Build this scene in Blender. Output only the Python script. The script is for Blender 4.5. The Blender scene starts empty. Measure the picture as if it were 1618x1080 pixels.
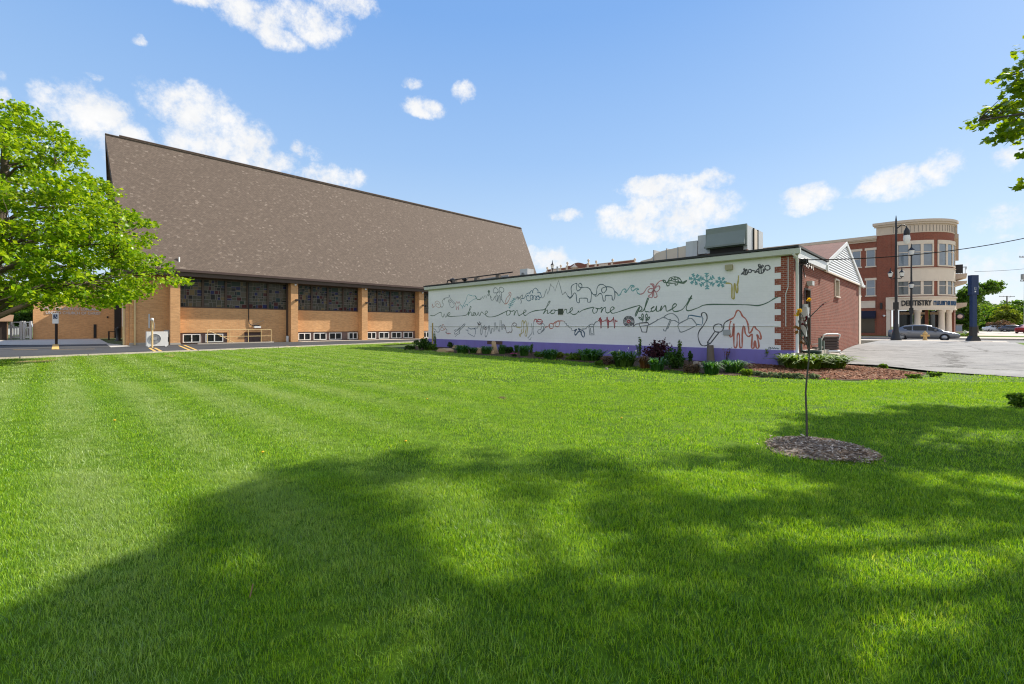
import bpy, math, random
from math import sin, cos, pi, radians, atan2, sqrt, hypot
from mathutils import Vector, Matrix
import numpy as np
random.seed(7); RNG = np.random.default_rng(11)
SC = bpy.context.scene
COL = SC.collection
EYE = 1.5
# ------------------------------------------------------------------ surveying helpers
F_, HX, CX = 714.5, 515.3, 809.0
def ray(x, y): return Vector(((x-CX)/F_, 1.0, -(y-HX)/F_))
def gnd(x, y, z=0.0):
    r = ray(x, y); t = (z-EYE)/r.z
    return Vector((r.x*t, t, z))
TH = radians(44.638); THC = radians(44.117)
dM = Vector((sin(TH), cos(TH), 0)); nM = Vector((-cos(TH), sin(TH), 0))
dC = Vector((sin(THC), cos(THC), 0)); nC = Vector((-cos(THC), sin(THC), 0))
OM = Vector((10.66, 17.11, 0)); OC = Vector((-29.46, 34.46, 0))
ROTM = pi/2-TH; ROTC = pi/2-THC
def M(b, a, z=0): return OM+dM*b+nM*a+Vector((0, 0, z))       # street-grid frame
def CH(x, y, z=0): return OC+dC*x+nC*y+Vector((0, 0, z))      # church frame
def wall_a(x, y, off=0.0):
    r = ray(x, y); t = (OM.dot(dM)+off)/(r.dot(dM)); p = r*t
    return (p-OM).dot(nM), p.z+EYE
# ------------------------------------------------------------------ object helpers
def link(o, parent=None):
    COL.objects.link(o)
    if parent is not None: o.parent = parent
    return o
def tag(o, label=None, cat=None, group=None, kind=None):
    if label: o['label'] = label
    if cat: o['category'] = cat
    if group: o['group'] = group
    if kind: o['kind'] = kind
    return o
def empty(name, loc, label, cat, group=None, rz=0.0):
    o = bpy.data.objects.new(name, None); o.empty_display_size = .2
    o.location = loc; o.rotation_euler = (0, 0, rz)
    link(o); return tag(o, label, cat, group)
def copy_tree(o, parent=None):
    c = o.copy(); link(c)
    if parent is not None: c.parent = parent
    for ch in list(o.children): copy_tree(ch, c)
    return c
class MB:
    def __init__(s): s.v = []; s.f = []; s.m = []; s.sm = []
    def add(s, vs, fs, m=0, sm=False):
        b = len(s.v); s.v += [tuple(p) for p in vs]
        for f in fs: s.f.append(tuple(i+b for i in f)); s.m.append(m); s.sm.append(sm)
        return s
    def poly(s, pts, m=0): return s.add(pts, [tuple(range(len(pts)))], m)
    def box(s, x0, x1, y0, y1, z0, z1, m=0):
        if x0 > x1: x0, x1 = x1, x0
        if y0 > y1: y0, y1 = y1, y0
        if z0 > z1: z0, z1 = z1, z0
        v = [(x0,y0,z0),(x1,y0,z0),(x1,y1,z0),(x0,y1,z0),(x0,y0,z1),(x1,y0,z1),(x1,y1,z1),(x0,y1,z1)]
        return s.add(v, [(0,3,2,1),(4,5,6,7),(0,1,5,4),(1,2,6,5),(2,3,7,6),(3,0,4,7)], m)
    def prism(s, pts, vec, m=0, sm=False):
        n = len(pts); vec = Vector(vec)
        a = [Vector(p) for p in pts]; b = [p+vec for p in a]
        nrm = Vector((0,0,0))
        for i in range(n):
            p, q = a[i], a[(i+1) % n]
            nrm += Vector(((p.y-q.y)*(p.z+q.z), (p.z-q.z)*(p.x+q.x), (p.x-q.x)*(p.y+q.y)))
        if nrm.dot(vec) > 0: a.reverse(); b.reverse()
        s.add(a+b, [tuple(range(n)), tuple(range(2*n-1, n-1, -1))], m)
        s.add(a+b, [((i+1) % n, i, i+n, (i+1) % n+n) for i in range(n)], m, sm)
        return s
    def tube(s, pts, r, n=8, m=0, cap=True):
        pts = [Vector(p) for p in pts]; k = len(pts)
        rs = r if isinstance(r, (list, tuple)) else [r]*k
        vs = []; up = None
        for i, p in enumerate(pts):
            t = (pts[min(i+1, k-1)]-pts[max(i-1, 0)])
            t = t.normalized() if t.length > 1e-9 else Vector((0,0,1))
            if up is None: up = Vector((1,0,0)) if abs(t.x) < .9 else Vector((0,1,0))
            u = (up-t*up.dot(t))
            u = u.normalized() if u.length > 1e-6 else t.orthogonal().normalized()
            w = t.cross(u); up = u
            for j in range(n):
                a = 2*pi*j/n; vs.append(p+(u*cos(a)+w*sin(a))*rs[i])
        fs = [(i*n+j, i*n+(j+1) % n, (i+1)*n+(j+1) % n, (i+1)*n+j) for i in range(k-1) for j in range(n)]
        s.add(vs, fs, m, True)
        if cap: s.add(vs, [tuple(range(n-1, -1, -1)), tuple(range((k-1)*n, k*n))], m)
        return s
    def lathe(s, prof, c=(0,0,0), n=16, m=0, cap=True):
        c = Vector(c); vs = []
        for r, z in prof:
            for j in range(n):
                a = 2*pi*j/n; vs.append(c+Vector((r*cos(a), r*sin(a), z)))
        k = len(prof)
        s.add(vs, [(i*n+j, i*n+(j+1) % n, (i+1)*n+(j+1) % n, (i+1)*n+j) for i in range(k-1) for j in range(n)], m, True)
        if cap: s.add(vs, [tuple(range(n-1, -1, -1)), tuple(range((k-1)*n, k*n))], m)
        return s
    def build(s, name, mats, parent=None, loc=None, rz=0.0):
        me = bpy.data.meshes.new(name); me.from_pydata(s.v, [], s.f)
        if not isinstance(mats, (list, tuple)): mats = [mats]
        for mt in mats: me.materials.append(mt)
        me.polygons.foreach_set('material_index', s.m)
        me.polygons.foreach_set('use_smooth', s.sm)
        uv = me.uv_layers.new(name='UVMap'); arr = np.zeros(len(me.loops)*2, np.float32)
        for p in me.polygons:
            n = p.normal
            if abs(n.z) > .97:
                for li in p.loop_indices:
                    c = me.vertices[me.loops[li].vertex_index].co; arr[2*li] = c.x; arr[2*li+1] = c.y
            else:
                t = Vector((-n.y, n.x, 0)).normalized(); q = n.cross(t)
                for li in p.loop_indices:
                    c = me.vertices[me.loops[li].vertex_index].co; arr[2*li] = c.dot(t); arr[2*li+1] = c.dot(q)
        uv.data.foreach_set('uv', arr); me.update()
        o = bpy.data.objects.new(name, me); link(o, parent)
        if loc is not None: o.location = loc
        o.rotation_euler = (0, 0, rz)
        return o
def np_mesh(name, V, tris, mat, parent=None, nper=3, mats_idx=None, smooth=False):
    me = bpy.data.meshes.new(name); nf = len(tris)
    me.vertices.add(len(V)); me.vertices.foreach_set('co', np.asarray(V, np.float32).ravel())
    me.loops.add(nf*nper); me.loops.foreach_set('vertex_index', np.asarray(tris, np.int32).ravel())
    me.polygons.add(nf); me.polygons.foreach_set('loop_start', np.arange(nf, dtype=np.int32)*nper)
    try: me.polygons.foreach_set('loop_total', np.full(nf, nper, np.int32))
    except Exception: pass
    for mt in (mat if isinstance(mat, (list, tuple)) else [mat]): me.materials.append(mt)
    if mats_idx is not None: me.polygons.foreach_set('material_index', np.asarray(mats_idx, np.int32))
    if smooth: me.polygons.foreach_set('use_smooth', np.ones(nf, bool))
    me.update(calc_edges=True); me.validate()
    o = bpy.data.objects.new(name, me); link(o, parent); return o
# ------------------------------------------------------------------ materials
def newmat(name):
    m = bpy.data.materials.new(name); m.use_nodes = True; nt = m.node_tree; nt.nodes.clear()
    out = nt.nodes.new('ShaderNodeOutputMaterial'); return m, nt, out
def nd(nt, typ, **kw):
    n = nt.nodes.new(typ)
    for k, v in kw.items():
        if k.startswith('i_'):
            key = k[2:]; key = int(key) if key.isdigit() else key.replace('_', ' ')
            n.inputs[key].default_value = v
        else: setattr(n, k, v)
    return n
def c4(c): return (c[0], c[1], c[2], 1.0)
def ramp(nt, fac, stops):
    r = nt.nodes.new('ShaderNodeValToRGB'); el = r.color_ramp.elements
    while len(el) < len(stops): el.new(.5)
    for e, (p, c) in zip(el, stops): e.position = p; e.color = c4(c)
    nt.links.new(fac, r.inputs[0]); return r.outputs[0]
def mixc(nt, fac, a, b, mode='MIX'):
    m = nt.nodes.new('ShaderNodeMix'); m.data_type = 'RGBA'; m.blend_type = mode
    for sock, v in ((m.inputs[0], fac), (m.inputs[6], a), (m.inputs[7], b)):
        if hasattr(v, 'is_output'): nt.links.new(v, sock)
        else: sock.default_value = v if not isinstance(v, (tuple, list)) else c4(v)
    return m.outputs[2]
def math_(nt, op, a, b=None, c=None, clamp=False):
    m = nt.nodes.new('ShaderNodeMath'); m.operation = op; m.use_clamp = clamp
    for i, v in enumerate((a, b, c)):
        if v is None: continue
        if hasattr(v, 'is_output'): nt.links.new(v, m.inputs[i])
        else: m.inputs[i].default_value = v
    return m.outputs[0]
def noise(nt, vec, scale, detail=4.0, rough=.55, out=0):
    n = nt.nodes.new('ShaderNodeTexNoise'); n.inputs['Scale'].default_value = scale
    n.inputs['Detail'].default_value = detail; n.inputs['Roughness'].default_value = rough
    if vec is not None: nt.links.new(vec, n.inputs['Vector'])
    return n.outputs[out]
def principled(nt, out, col, rough=.8, spec=.3, metal=0.0, bump=None, bstr=.3, bdist=.02):
    b = nt.nodes.new('ShaderNodeBsdfPrincipled')
    if hasattr(col, 'is_output'): nt.links.new(col, b.inputs['Base Color'])
    else: b.inputs['Base Color'].default_value = c4(col)
    if hasattr(rough, 'is_output'): nt.links.new(rough, b.inputs['Roughness'])
    else: b.inputs['Roughness'].default_value = rough
    b.inputs['Specular IOR Level'].default_value = spec; b.inputs['Metallic'].default_value = metal
    if bump is not None:
        bp = nt.nodes.new('ShaderNodeBump'); bp.inputs['Strength'].default_value = bstr; bp.inputs['Distance'].default_value = bdist
        nt.links.new(bump, bp.inputs['Height']); nt.links.new(bp.outputs[0], b.inputs['Normal'])
    nt.links.new(b.outputs[0], out.inputs[0]); return b
def mat(name, col, rough=.7, var=.12, scale=3.0, spec=.3, metal=0.0, bump=0.0, stain=0.0, staincol=(.1,.08,.06)):
    m, nt, out = newmat(name)
    tc = nt.nodes.new('ShaderNodeTexCoord').outputs['Object']
    n = noise(nt, tc, scale, 6)
    c = mixc(nt, n, tuple(x*(1-var) for x in col), tuple(min(1, x*(1+var)) for x in col))
    if stain > 0:
        mp = nt.nodes.new('ShaderNodeMapping'); mp.inputs['Scale'].default_value = (1, 1, .25); nt.links.new(tc, mp.inputs[0])
        s2 = noise(nt, mp.outputs[0], 2.3, 8, .65)
        f = math_(nt, 'MULTIPLY', math_(nt, 'SUBTRACT', s2, .5, clamp=True), stain*4, clamp=True)
        c = mixc(nt, f, c, staincol)
    bn = noise(nt, tc, scale*14, 4) if bump > 0 else None
    principled(nt, out, c, rough, spec, metal, bn, bump, .01)
    return m
def brickmat(name, c1, c2, mortar, bw=.2, rh=.0677, ms=.01, rough=.85, big=.18, bias=0.0, flecks=None, bump=.25, dirt=.25, rowcol=None):
    m, nt, out = newmat(name)
    uv = nt.nodes.new('ShaderNodeTexCoord').outputs['UV']
    b = nd(nt, 'ShaderNodeTexBrick', offset=.5, squash=1.0)
    b.inputs['Color1'].default_value = c4(c1); b.inputs['Color2'].default_value = c4(c2); b.inputs['Mortar'].default_value = c4(mortar)
    b.inputs['Scale'].default_value = 1.0; b.inputs['Mortar Size'].default_value = ms; b.inputs['Mortar Smooth'].default_value = .3
    b.inputs['Bias'].default_value = bias; b.inputs['Brick Width'].default_value = bw; b.inputs['Row Height'].default_value = rh
    nt.links.new(uv, b.inputs['Vector'])
    c = b.outputs['Color']
    if flecks:
        b2 = nd(nt, 'ShaderNodeTexBrick', offset=.5)
        b2.inputs['Color1'].default_value = (0,0,0,1); b2.inputs['Color2'].default_value = (1,1,1,1); b2.inputs['Mortar'].default_value = (0,0,0,1)
        b2.inputs['Scale'].default_value = 1.0; b2.inputs['Mortar Size'].default_value = 0.0
        b2.inputs['Brick Width'].default_value = bw; b2.inputs['Row Height'].default_value = rh
        mp = nt.nodes.new('ShaderNodeMapping'); mp.inputs['Location'].default_value = (bw*37.5*0, 0, 0); nt.links.new(uv, mp.inputs[0])
        nt.links.new(mp.outputs[0], b2.inputs['Vector'])
        cl = noise(nt, uv, .5, 3)
        th = math_(nt, 'ADD', b2.outputs['Color'], math_(nt, 'MULTIPLY', math_(nt, 'SUBTRACT', cl, .5), .3))
        fl = math_(nt, 'MULTIPLY', math_(nt, 'SUBTRACT', th, .91), 9, clamp=True)
        c = mixc(nt, fl, c, flecks)
    n = noise(nt, uv, .55, 6, .6)
    c = mixc(nt, 1.0, c, ramp(nt, n, [(.25, (1-big,)*3), (.75, (1+big*.6,)*3)]), 'MULTIPLY')
    n2 = noise(nt, uv, 9, 3)
    c = mixc(nt, .5*dirt, c, ramp(nt, n2, [(.3, (.55,.55,.55)), (.7, (1.25,1.25,1.25))]), 'MULTIPLY')
    principled(nt, out, c, rough, .2, 0, b.outputs['Fac'], -bump, .01)
    return m
def glassmat(name, col, rough=.06, spec=.8, var=.3):
    m, nt, out = newmat(name)
    tc = nt.nodes.new('ShaderNodeTexCoord').outputs['Object']
    n = noise(nt, tc, .9, 3)
    c = mixc(nt, n, tuple(x*(1-var) for x in col), tuple(x*(1+var) for x in col))
    principled(nt, out, c, rough, spec); return m
def leafmat(name, c1, c2, trans=.45, tcol=None, scale=1.2, gloss=.025):
    m, nt, out = newmat(name)
    geo = nt.nodes.new('ShaderNodeNewGeometry'); pos = geo.outputs['Position']
    n = noise(nt, pos, scale, 5, .6); rnd = geo.outputs['Random Per Island']
    f = math_(nt, 'ADD', math_(nt, 'MULTIPLY', n, .75), math_(nt, 'MULTIPLY', math_(nt, 'SUBTRACT', rnd, .5), .55), clamp=True)
    c = ramp(nt, f, [(.2, c1), (.75, c2)])
    tc_ = mixc(nt, 1.0, c, tcol or (1.5, 1.6, .5), 'MULTIPLY')
    d = nt.nodes.new('ShaderNodeBsdfDiffuse'); nt.links.new(c, d.inputs[0])
    t = nt.nodes.new('ShaderNodeBsdfTranslucent'); nt.links.new(tc_, t.inputs[0])
    mx = nt.nodes.new('ShaderNodeMixShader'); mx.inputs[0].default_value = trans
    nt.links.new(d.outputs[0], mx.inputs[1]); nt.links.new(t.outputs[0], mx.inputs[2])
    g = nt.nodes.new('ShaderNodeBsdfGlossy'); g.inputs['Roughness'].default_value = .5; g.inputs[0].default_value = (.9,.95,.9,1)
    fr = nt.nodes.new('ShaderNodeFresnel'); fr.inputs[0].default_value = 1.4
    mx2 = nt.nodes.new('ShaderNodeMixShader')
    nt.links.new(math_(nt, 'MULTIPLY', fr.outputs[0], gloss*4, clamp=True), mx2.inputs[0])
    nt.links.new(mx.outputs[0], mx2.inputs[1]); nt.links.new(g.outputs[0], mx2.inputs[2])
    nt.links.new(mx2.outputs[0], out.inputs[0]); return m

MT = {}
MT['tan_brick'] = brickmat('tan_brick', (.72,.39,.165), (.56,.285,.115), (.54,.39,.24), .25, .0677, .008, big=.14)
MT['red_brick'] = brickmat('red_brick', (.175,.042,.022), (.27,.068,.036), (.34,.21,.15), .23, .075, .008, big=.2)
MT['quoin_brick'] = brickmat('quoin_brick', (.24,.055,.034), (.32,.085,.048), (.40,.30,.24), .23, .0775, .009, big=.12)
MT['town_brick'] = brickmat('town_brick', (.275,.075,.042), (.215,.060,.036), (.28,.18,.13), .23, .075, .008, big=.14)
MT['dark_brick'] = brickmat('dark_brick', (.26,.085,.05), (.18,.06,.042), (.28,.19,.14), .23, .075, .008)
MT['shingle'] = brickmat('shingle', (.170,.130,.102), (.128,.098,.077), (.085,.066,.053), .19, .125, .008, flecks=(.25,.20,.16), big=.04, bump=.35, dirt=.2)
MT['red_shingle'] = brickmat('red_shingle', (.20,.085,.065), (.15,.06,.048), (.08,.04,.03), .33, .14, .006, big=.15, bump=.3)
MT['block_white'] = brickmat('block_white', (.845,.83,.82), (.82,.805,.795), (.765,.75,.74), 6.1, .205, .0035, rough=.62, big=.07, bump=.2, dirt=.12)
MT['purple'] = mat('purple', (.215,.18,.47), .7, .12, 1.6, bump=.1, stain=.25, staincol=(.16,.10,.16))
MT['stone'] = mat('stone', (.58,.48,.37), .85, .1, 2.0, bump=.1, stain=.12, staincol=(.25,.2,.15))
MT['stone_light'] = mat('stone_light', (.68,.58,.46), .85, .08, 2.0, bump=.08, stain=.08, staincol=(.28,.24,.2))
MT['white_trim'] = mat('white_trim', (.74,.74,.71), .5, .05, 2.0, stain=.05, staincol=(.4,.36,.3))
MT['white_siding'] = mat('white_siding', (.78,.78,.77), .5, .04, 2.0)
MT['gutter'] = mat('gutter', (.66,.67,.65), .5, .08, 1.2, stain=.1, staincol=(.3,.32,.2))
MT['green_stain'] = mat('green_stain', (.36,.36,.22), .7, .2, 3.0)
MT['dark_brown'] = mat('dark_brown', (.085,.060,.045), .65, .15, 2.0)
MT['brown_panel'] = mat('brown_panel', (.17,.115,.10), .7, .1, 2.0)
MT['brown_door'] = mat('brown_door', (.10,.065,.06), .6, .1, 2.0)
MT['concrete'] = mat('concrete', (.42,.38,.32), .9, .1, 1.5, bump=.15, stain=.12, staincol=(.22,.19,.15))
MT['wire_black'] = mat('wire_black', (.012,.012,.012), .95, .1, 4.0, spec=.05)
MT['black_metal'] = mat('black_metal', (.018,.018,.019), .45, .2, 4.0, spec=.4)
MT['grey_metal'] = mat('grey_metal', (.36,.37,.37), .5, .1, 2.0, spec=.4, stain=.3, staincol=(.16,.12,.09))
MT['pale_metal'] = mat('pale_metal', (.56,.57,.56), .5, .1, 2.0, spec=.4, stain=.25, staincol=(.25,.2,.16))
MT['hvac_green'] = mat('hvac_green', (.22,.25,.225), .6, .1, 1.5)
MT['hvac_dark'] = mat('hvac_dark', (.03,.026,.024), .7, .2, 3.0)
MT['rust'] = mat('rust', (.26,.11,.075), .85, .3, 5.0)
MT['roof_tar'] = mat('roof_tar', (.05,.05,.052), .9, .3, 3.0, bump=.2)
MT['wood_grey'] = mat('wood_grey', (.16,.135,.11), .85, .2, 6.0, bump=.3)
MT['wood_yellow'] = mat('wood_yellow', (.42,.30,.12), .8, .15, 6.0)
MT['wood_brown'] = mat('wood_brown', (.24,.15,.085), .85, .2, 6.0, bump=.2)
MT['wood_dark'] = mat('wood_dark', (.035,.025,.02), .85, .2, 6.0)
MT['bark'] = mat('bark', (.11,.085,.065), .9, .3, 9.0, bump=.6)
MT['bark_young'] = mat('bark_young', (.07,.065,.055), .8, .2, 9.0, bump=.3)
MT['rock_tan'] = mat('rock_tan', (.47,.33,.19), .9, .22, 4.0, bump=.6)
MT['rock_grey'] = mat('rock_grey', (.33,.29,.24), .9, .2, 4.0, bump=.6)
MT['glass_dark'] = glassmat('glass_dark', (.018,.021,.022), .12, .35)
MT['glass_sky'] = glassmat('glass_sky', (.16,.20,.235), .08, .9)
MT['glass_mid'] = glassmat('glass_mid', (.085,.095,.095), .08, .8)
MT['blind'] = mat('blind', (.30,.32,.33), .6, .1, 3)
MT['hp_white'] = mat('hp_white', (.74,.73,.69), .45, .03, 3)
MT['yellow_paint'] = mat('yellow_paint', (.66,.40,.11), .7, .12, 5)
MT['pole_cream'] = mat('pole_cream', (.66,.50,.25), .6, .1, 4)
MT['red_lamp'] = mat('red_lamp', (.55,.02,.03), .3, .1, 3)
MT['amber'] = mat('amber', (.60,.40,.16), .6, .12, 5)
MT['tyre'] = mat('tyre', (.015,.015,.015), .85, .1, 5)
MT['rim'] = mat('rim', (.40,.41,.42), .35, .1, 5, spec=.6, metal=.6)
MT['chrome'] = mat('chrome', (.62,.63,.65), .2, .03, 2, spec=.8, metal=.9)
MT['lamp_glass'] = mat('lamp_glass', (.72,.72,.68), .3, .06, 2, spec=.6)
MT['blue_sign'] = mat('blue_sign', (.004,.024,.085), .4, .15, 1.5, spec=.4)
MT['navy'] = mat('navy', (.012,.013,.03), .7, .2, 2)
def paint(name, col, metal=0.0):
    m, nt, out = newmat(name)
    tc = nt.nodes.new('ShaderNodeTexCoord').outputs['Object']
    n = noise(nt, tc, 2.0, 4)
    c = mixc(nt, n, tuple(x*.93 for x in col), tuple(x*1.07 for x in col))
    b = principled(nt, out, c, .35, .5, metal); b.inputs['Coat Weight'].default_value = .8; b.inputs['Coat Roughness'].default_value = .06
    return m
MT['car_silver'] = paint('car_silver', (.17,.175,.185), .3)
MT['car_red'] = paint('car_red', (.30,.02,.02)); MT['car_dark'] = paint('car_dark', (.03,.035,.05)); MT['car_white'] = paint('car_white', (.6,.6,.6))
# ------------------------------------------------------------------ world, sun, camera
SUN = Vector((.860*cos(radians(38)), .510*cos(radians(38)), sin(radians(38)))).normalized()
AZ = atan2(SUN.x, SUN.y)
w = bpy.data.worlds.new('World'); SC.world = w; w.use_nodes = True
nt = w.node_tree; nt.nodes.clear()
wo = nt.nodes.new('ShaderNodeOutputWorld'); bg = nt.nodes.new('ShaderNodeBackground'); nt.links.new(bg.outputs[0], wo.inputs[0])
sky = nt.nodes.new('ShaderNodeTexSky'); sky.sky_type = 'NISHITA'; sky.sun_disc = False
sky.sun_elevation = radians(38); sky.sun_rotation = AZ; sky.air_density = 1.0; sky.dust_density = .6; sky.ozone_density = 1.6; sky.altitude = 200
gen = nt.nodes.new('ShaderNodeTexCoord').outputs['Generated']
sx = nt.nodes.new('ShaderNodeSeparateXYZ'); nt.links.new(gen, sx.inputs[0])
azn = math_(nt, 'MULTIPLY', math_(nt, 'ARCTAN2', sx.outputs[0], sx.outputs[1]), 180/pi)
eln = math_(nt, 'MULTIPLY', math_(nt, 'ARCSINE', sx.outputs[2]), 180/pi)
wn = noise(nt, gen, 9, 7, .62, 1)
ws = nt.nodes.new('ShaderNodeSeparateXYZ'); nt.links.new(wn, ws.inputs[0])
azw = math_(nt, 'ADD', azn, math_(nt, 'MULTIPLY', math_(nt, 'SUBTRACT', ws.outputs[0], .5), 4))
elw = math_(nt, 'ADD', eln, math_(nt, 'MULTIPLY', math_(nt, 'SUBTRACT', ws.outputs[1], .5), 3))
# heaps of cumulus: azimuth, elevation, half width, half height (degrees), density
CLOUDS = [(-36.0,30.5,3.94,0.77,1.00), (-29.8,30.9,5.74,1.74,1.00), (-27.0,29.5,2.86,1.52,1.00), (-24.4,31.7,4.66,2.11,1.00), (-19.9,33.9,3.90,1.04,0.90), (-43.1,18.8,3.42,2.52,1.00), (-45.0,19.5,1.81,1.11,0.90), (-40.4,17.2,2.79,2.12,1.00), (-38.5,16.2,1.96,1.74,0.90), (-35.7,21.5,3.80,2.25,1.00), (-33.0,19.4,4.79,2.51,1.00), (-29.2,17.6,4.28,1.65,0.90), (-32.7,16.1,4.54,1.87,0.90), (-24.7,19.5,1.98,0.97,0.75), (-22.0,17.2,4.00,1.36,0.85), (-11.2,25.6,2.78,1.09,0.90), (-5.7,27.2,1.59,0.95,0.75), (-12.2,27.8,1.53,0.55,0.70), (17.6,16.4,4.52,1.41,1.00), (19.5,13.4,7.13,2.86,1.00), (15.0,12.7,5.24,2.06,0.95), (19.4,11.2,6.42,1.82,0.80), (6.5,13.7,2.53,0.75,0.70), (23.4,16.5,2.70,1.15,0.85), (4.7,8.5,3.58,1.72,1.00), (33.3,13.3,2.47,1.52,0.90), (40.1,13.7,2.82,1.51,0.90), (43.6,14.3,2.02,1.31,0.90), (37.6,13.4,1.71,0.72,0.70), (47.6,14.3,1.53,1.02,0.80), (47.5,9.4,2.19,1.58,0.45), (47.5,4.6,4.38,2.42,0.62), (47.9,1.9,4.32,1.61,0.70), (47.5,7.6,1.46,0.53,0.50), (-48.5,18.4,0.77,0.86,0.80), (-39.5,26.1,0.67,0.45,0.55), (-42.6,22.1,0.87,0.30,0.50), (-48.5,20.0,0.35,0.47,0.60), (-24.7,15.3,5.29,0.95,0.40)]
acc = None
for (ca, ce, ra, re, st) in CLOUDS:
    ra *= 1.12; re *= 1.16
    dx = math_(nt, 'DIVIDE', math_(nt, 'SUBTRACT', azw, ca), ra)
    dy = math_(nt, 'DIVIDE', math_(nt, 'SUBTRACT', elw, ce), re)
    r2 = math_(nt, 'ADD', math_(nt, 'MULTIPLY', dx, dx), math_(nt, 'MULTIPLY', dy, dy))
    v = math_(nt, 'MULTIPLY', math_(nt, 'SUBTRACT', 1.15, r2, clamp=True), st)
    acc = v if acc is None else math_(nt, 'MAXIMUM', acc, v)
fn = noise(nt, gen, 22, 10, .68)
dens = math_(nt, 'ADD', acc, math_(nt, 'MULTIPLY', math_(nt, 'SUBTRACT', fn, .53), math_(nt, 'MULTIPLY', 3.0, math_(nt, 'MULTIPLY', acc, 3.4, clamp=True))))
cm = nt.nodes.new('ShaderNodeMapRange'); cm.interpolation_type = 'SMOOTHSTEP'
cm.inputs['From Min'].default_value = .08; cm.inputs['From Max'].default_value = 1.15
nt.links.new(dens, cm.inputs['Value'])
cs = noise(nt, gen, 17, 8, .65)
ccol = ramp(nt, cs, [(.3, (5.28,5.40,5.59)), (.62, (6.07,6.07,6.07))])
elf = math_(nt, 'DIVIDE', eln, 90.0, clamp=True)
air = ramp(nt, elf, [(0.0, (.72,.82,.93)), (.10, (.545,.735,.955)), (.22, (.36,.58,.93)), (.38, (.215,.44,.875)), (1.0, (.12,.30,.75))])
airs = nt.nodes.new('ShaderNodeVectorMath'); airs.operation = 'SCALE'; nt.links.new(air, airs.inputs[0]); airs.inputs['Scale'].default_value = 6.192
grade = mixc(nt, .86, sky.outputs[0], airs.outputs[0])
# broad bright cloud added to the unseen sky behind the camera, for fill light
bk = nt.nodes.new('ShaderNodeMapRange'); bk.interpolation_type = 'SMOOTHSTEP'; bk.inputs['From Min'].default_value = .05; bk.inputs['From Max'].default_value = -.55
nt.links.new(sx.outputs[1], bk.inputs['Value'])
bn = noise(nt, gen, 3.0, 6, .6)
bkf = math_(nt, 'MULTIPLY', bk.outputs[0], math_(nt, 'MULTIPLY', math_(nt, 'SUBTRACT', bn, .25, clamp=True), 2.6, clamp=True), clamp=True)
bkc = mixc(nt, bkf, mixc(nt, cm.outputs[0], grade, ccol), (7.10,6.86,6.80))
nt.links.new(bkc, bg.inputs[0])
bg.inputs[1].default_value = .1
sl = bpy.data.lights.new('sun', 'SUN'); sl.energy = 4.9; sl.angle = radians(.55); sl.color = (1.0, .93, .82)
so = bpy.data.objects.new('sun', sl); COL.objects.link(so)
so.rotation_euler = SUN.to_track_quat('Z', 'Y').to_euler(); so.location = SUN*200
cam = bpy.data.cameras.new('camera'); co = bpy.data.objects.new('camera', cam); COL.objects.link(co); SC.camera = co
cam.sensor_width = 36; cam.lens = 36*F_/1618; cam.clip_end = 6000; cam.clip_start = .05
cam.shift_y = -(540-HX)/1618
co.location = (0, 0, EYE); co.rotation_euler = (radians(90), 0, 0)
SC.view_settings.view_transform = 'Standard'; SC.view_settings.look = 'None'
SC.view_settings.exposure = 0.72; SC.view_settings.gamma = 1.0
SC.cycles.max_bounces = 6; SC.cycles.transparent_max_bounces = 6; SC.cycles.use_denoising = True; SC.cycles.denoising_prefilter = 'NONE'; SC.cycles.filter_width = 1.15
SC.cycles.sample_clamp_indirect = 8
# ------------------------------------------------------------------ ground materials
def asphalt(name, c1, c2, patch=.8, crack=True):
    m, nt, out = newmat(name)
    p = nt.nodes.new('ShaderNodeNewGeometry').outputs['Position']
    n1 = noise(nt, p, .35, 6, .6); n2 = noise(nt, p, 18, 4, .7); n3 = noise(nt, p, 1.7, 8, .7)
    c = ramp(nt, n1, [(.3, c1), (.7, c2)])
    c = mixc(nt, patch*.7, c, ramp(nt, n3, [(.30, (.42,.42,.42)), (.5, (.95,.95,.94)), (.68, (1.25,1.24,1.2))]), 'MULTIPLY')
    c = mixc(nt, .5, c, ramp(nt, n2, [(.3, (.6,.6,.6)), (.7, (1.35,1.35,1.33))]), 'MULTIPLY')
    if crack:
        v = nt.nodes.new('ShaderNodeTexVoronoi'); v.feature = 'DISTANCE_TO_EDGE'; v.inputs['Scale'].default_value = .42
        wv = mixc(nt, .6, p, noise(nt, p, .9, 8, .75, 1)); nt.links.new(wv, v.inputs['Vector'])
        f = math_(nt, 'LESS_THAN', v.outputs['Distance'], .012)
        c = mixc(nt, math_(nt, 'MULTIPLY', f, math_(nt, 'MULTIPLY', math_(nt, 'SUBTRACT', n3, .36, clamp=True), 6, clamp=True)), c, (.07,.068,.062))
    principled(nt, out, c, .9, .25, 0, n2, .4, .01); return m
MT['asphalt_old'] = asphalt('asphalt_old', (.185,.181,.176), (.27,.264,.254))
MT['asphalt_new'] = asphalt('asphalt_new', (.046,.046,.048), (.075,.074,.074), .35, False)
MT['asphalt_seal'] = asphalt('asphalt_seal', (.055,.053,.052), (.085,.082,.08), .3, False)
MT['road'] = asphalt('road', (.14,.14,.14), (.2,.2,.195), .4, False)
MT['pavement'] = asphalt('pavement', (.42,.37,.31), (.52,.46,.39), .2, False)
MT['walk_grey'] = asphalt('walk_grey', (.44,.41,.36), (.52,.485,.43), .25, False)
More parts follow.
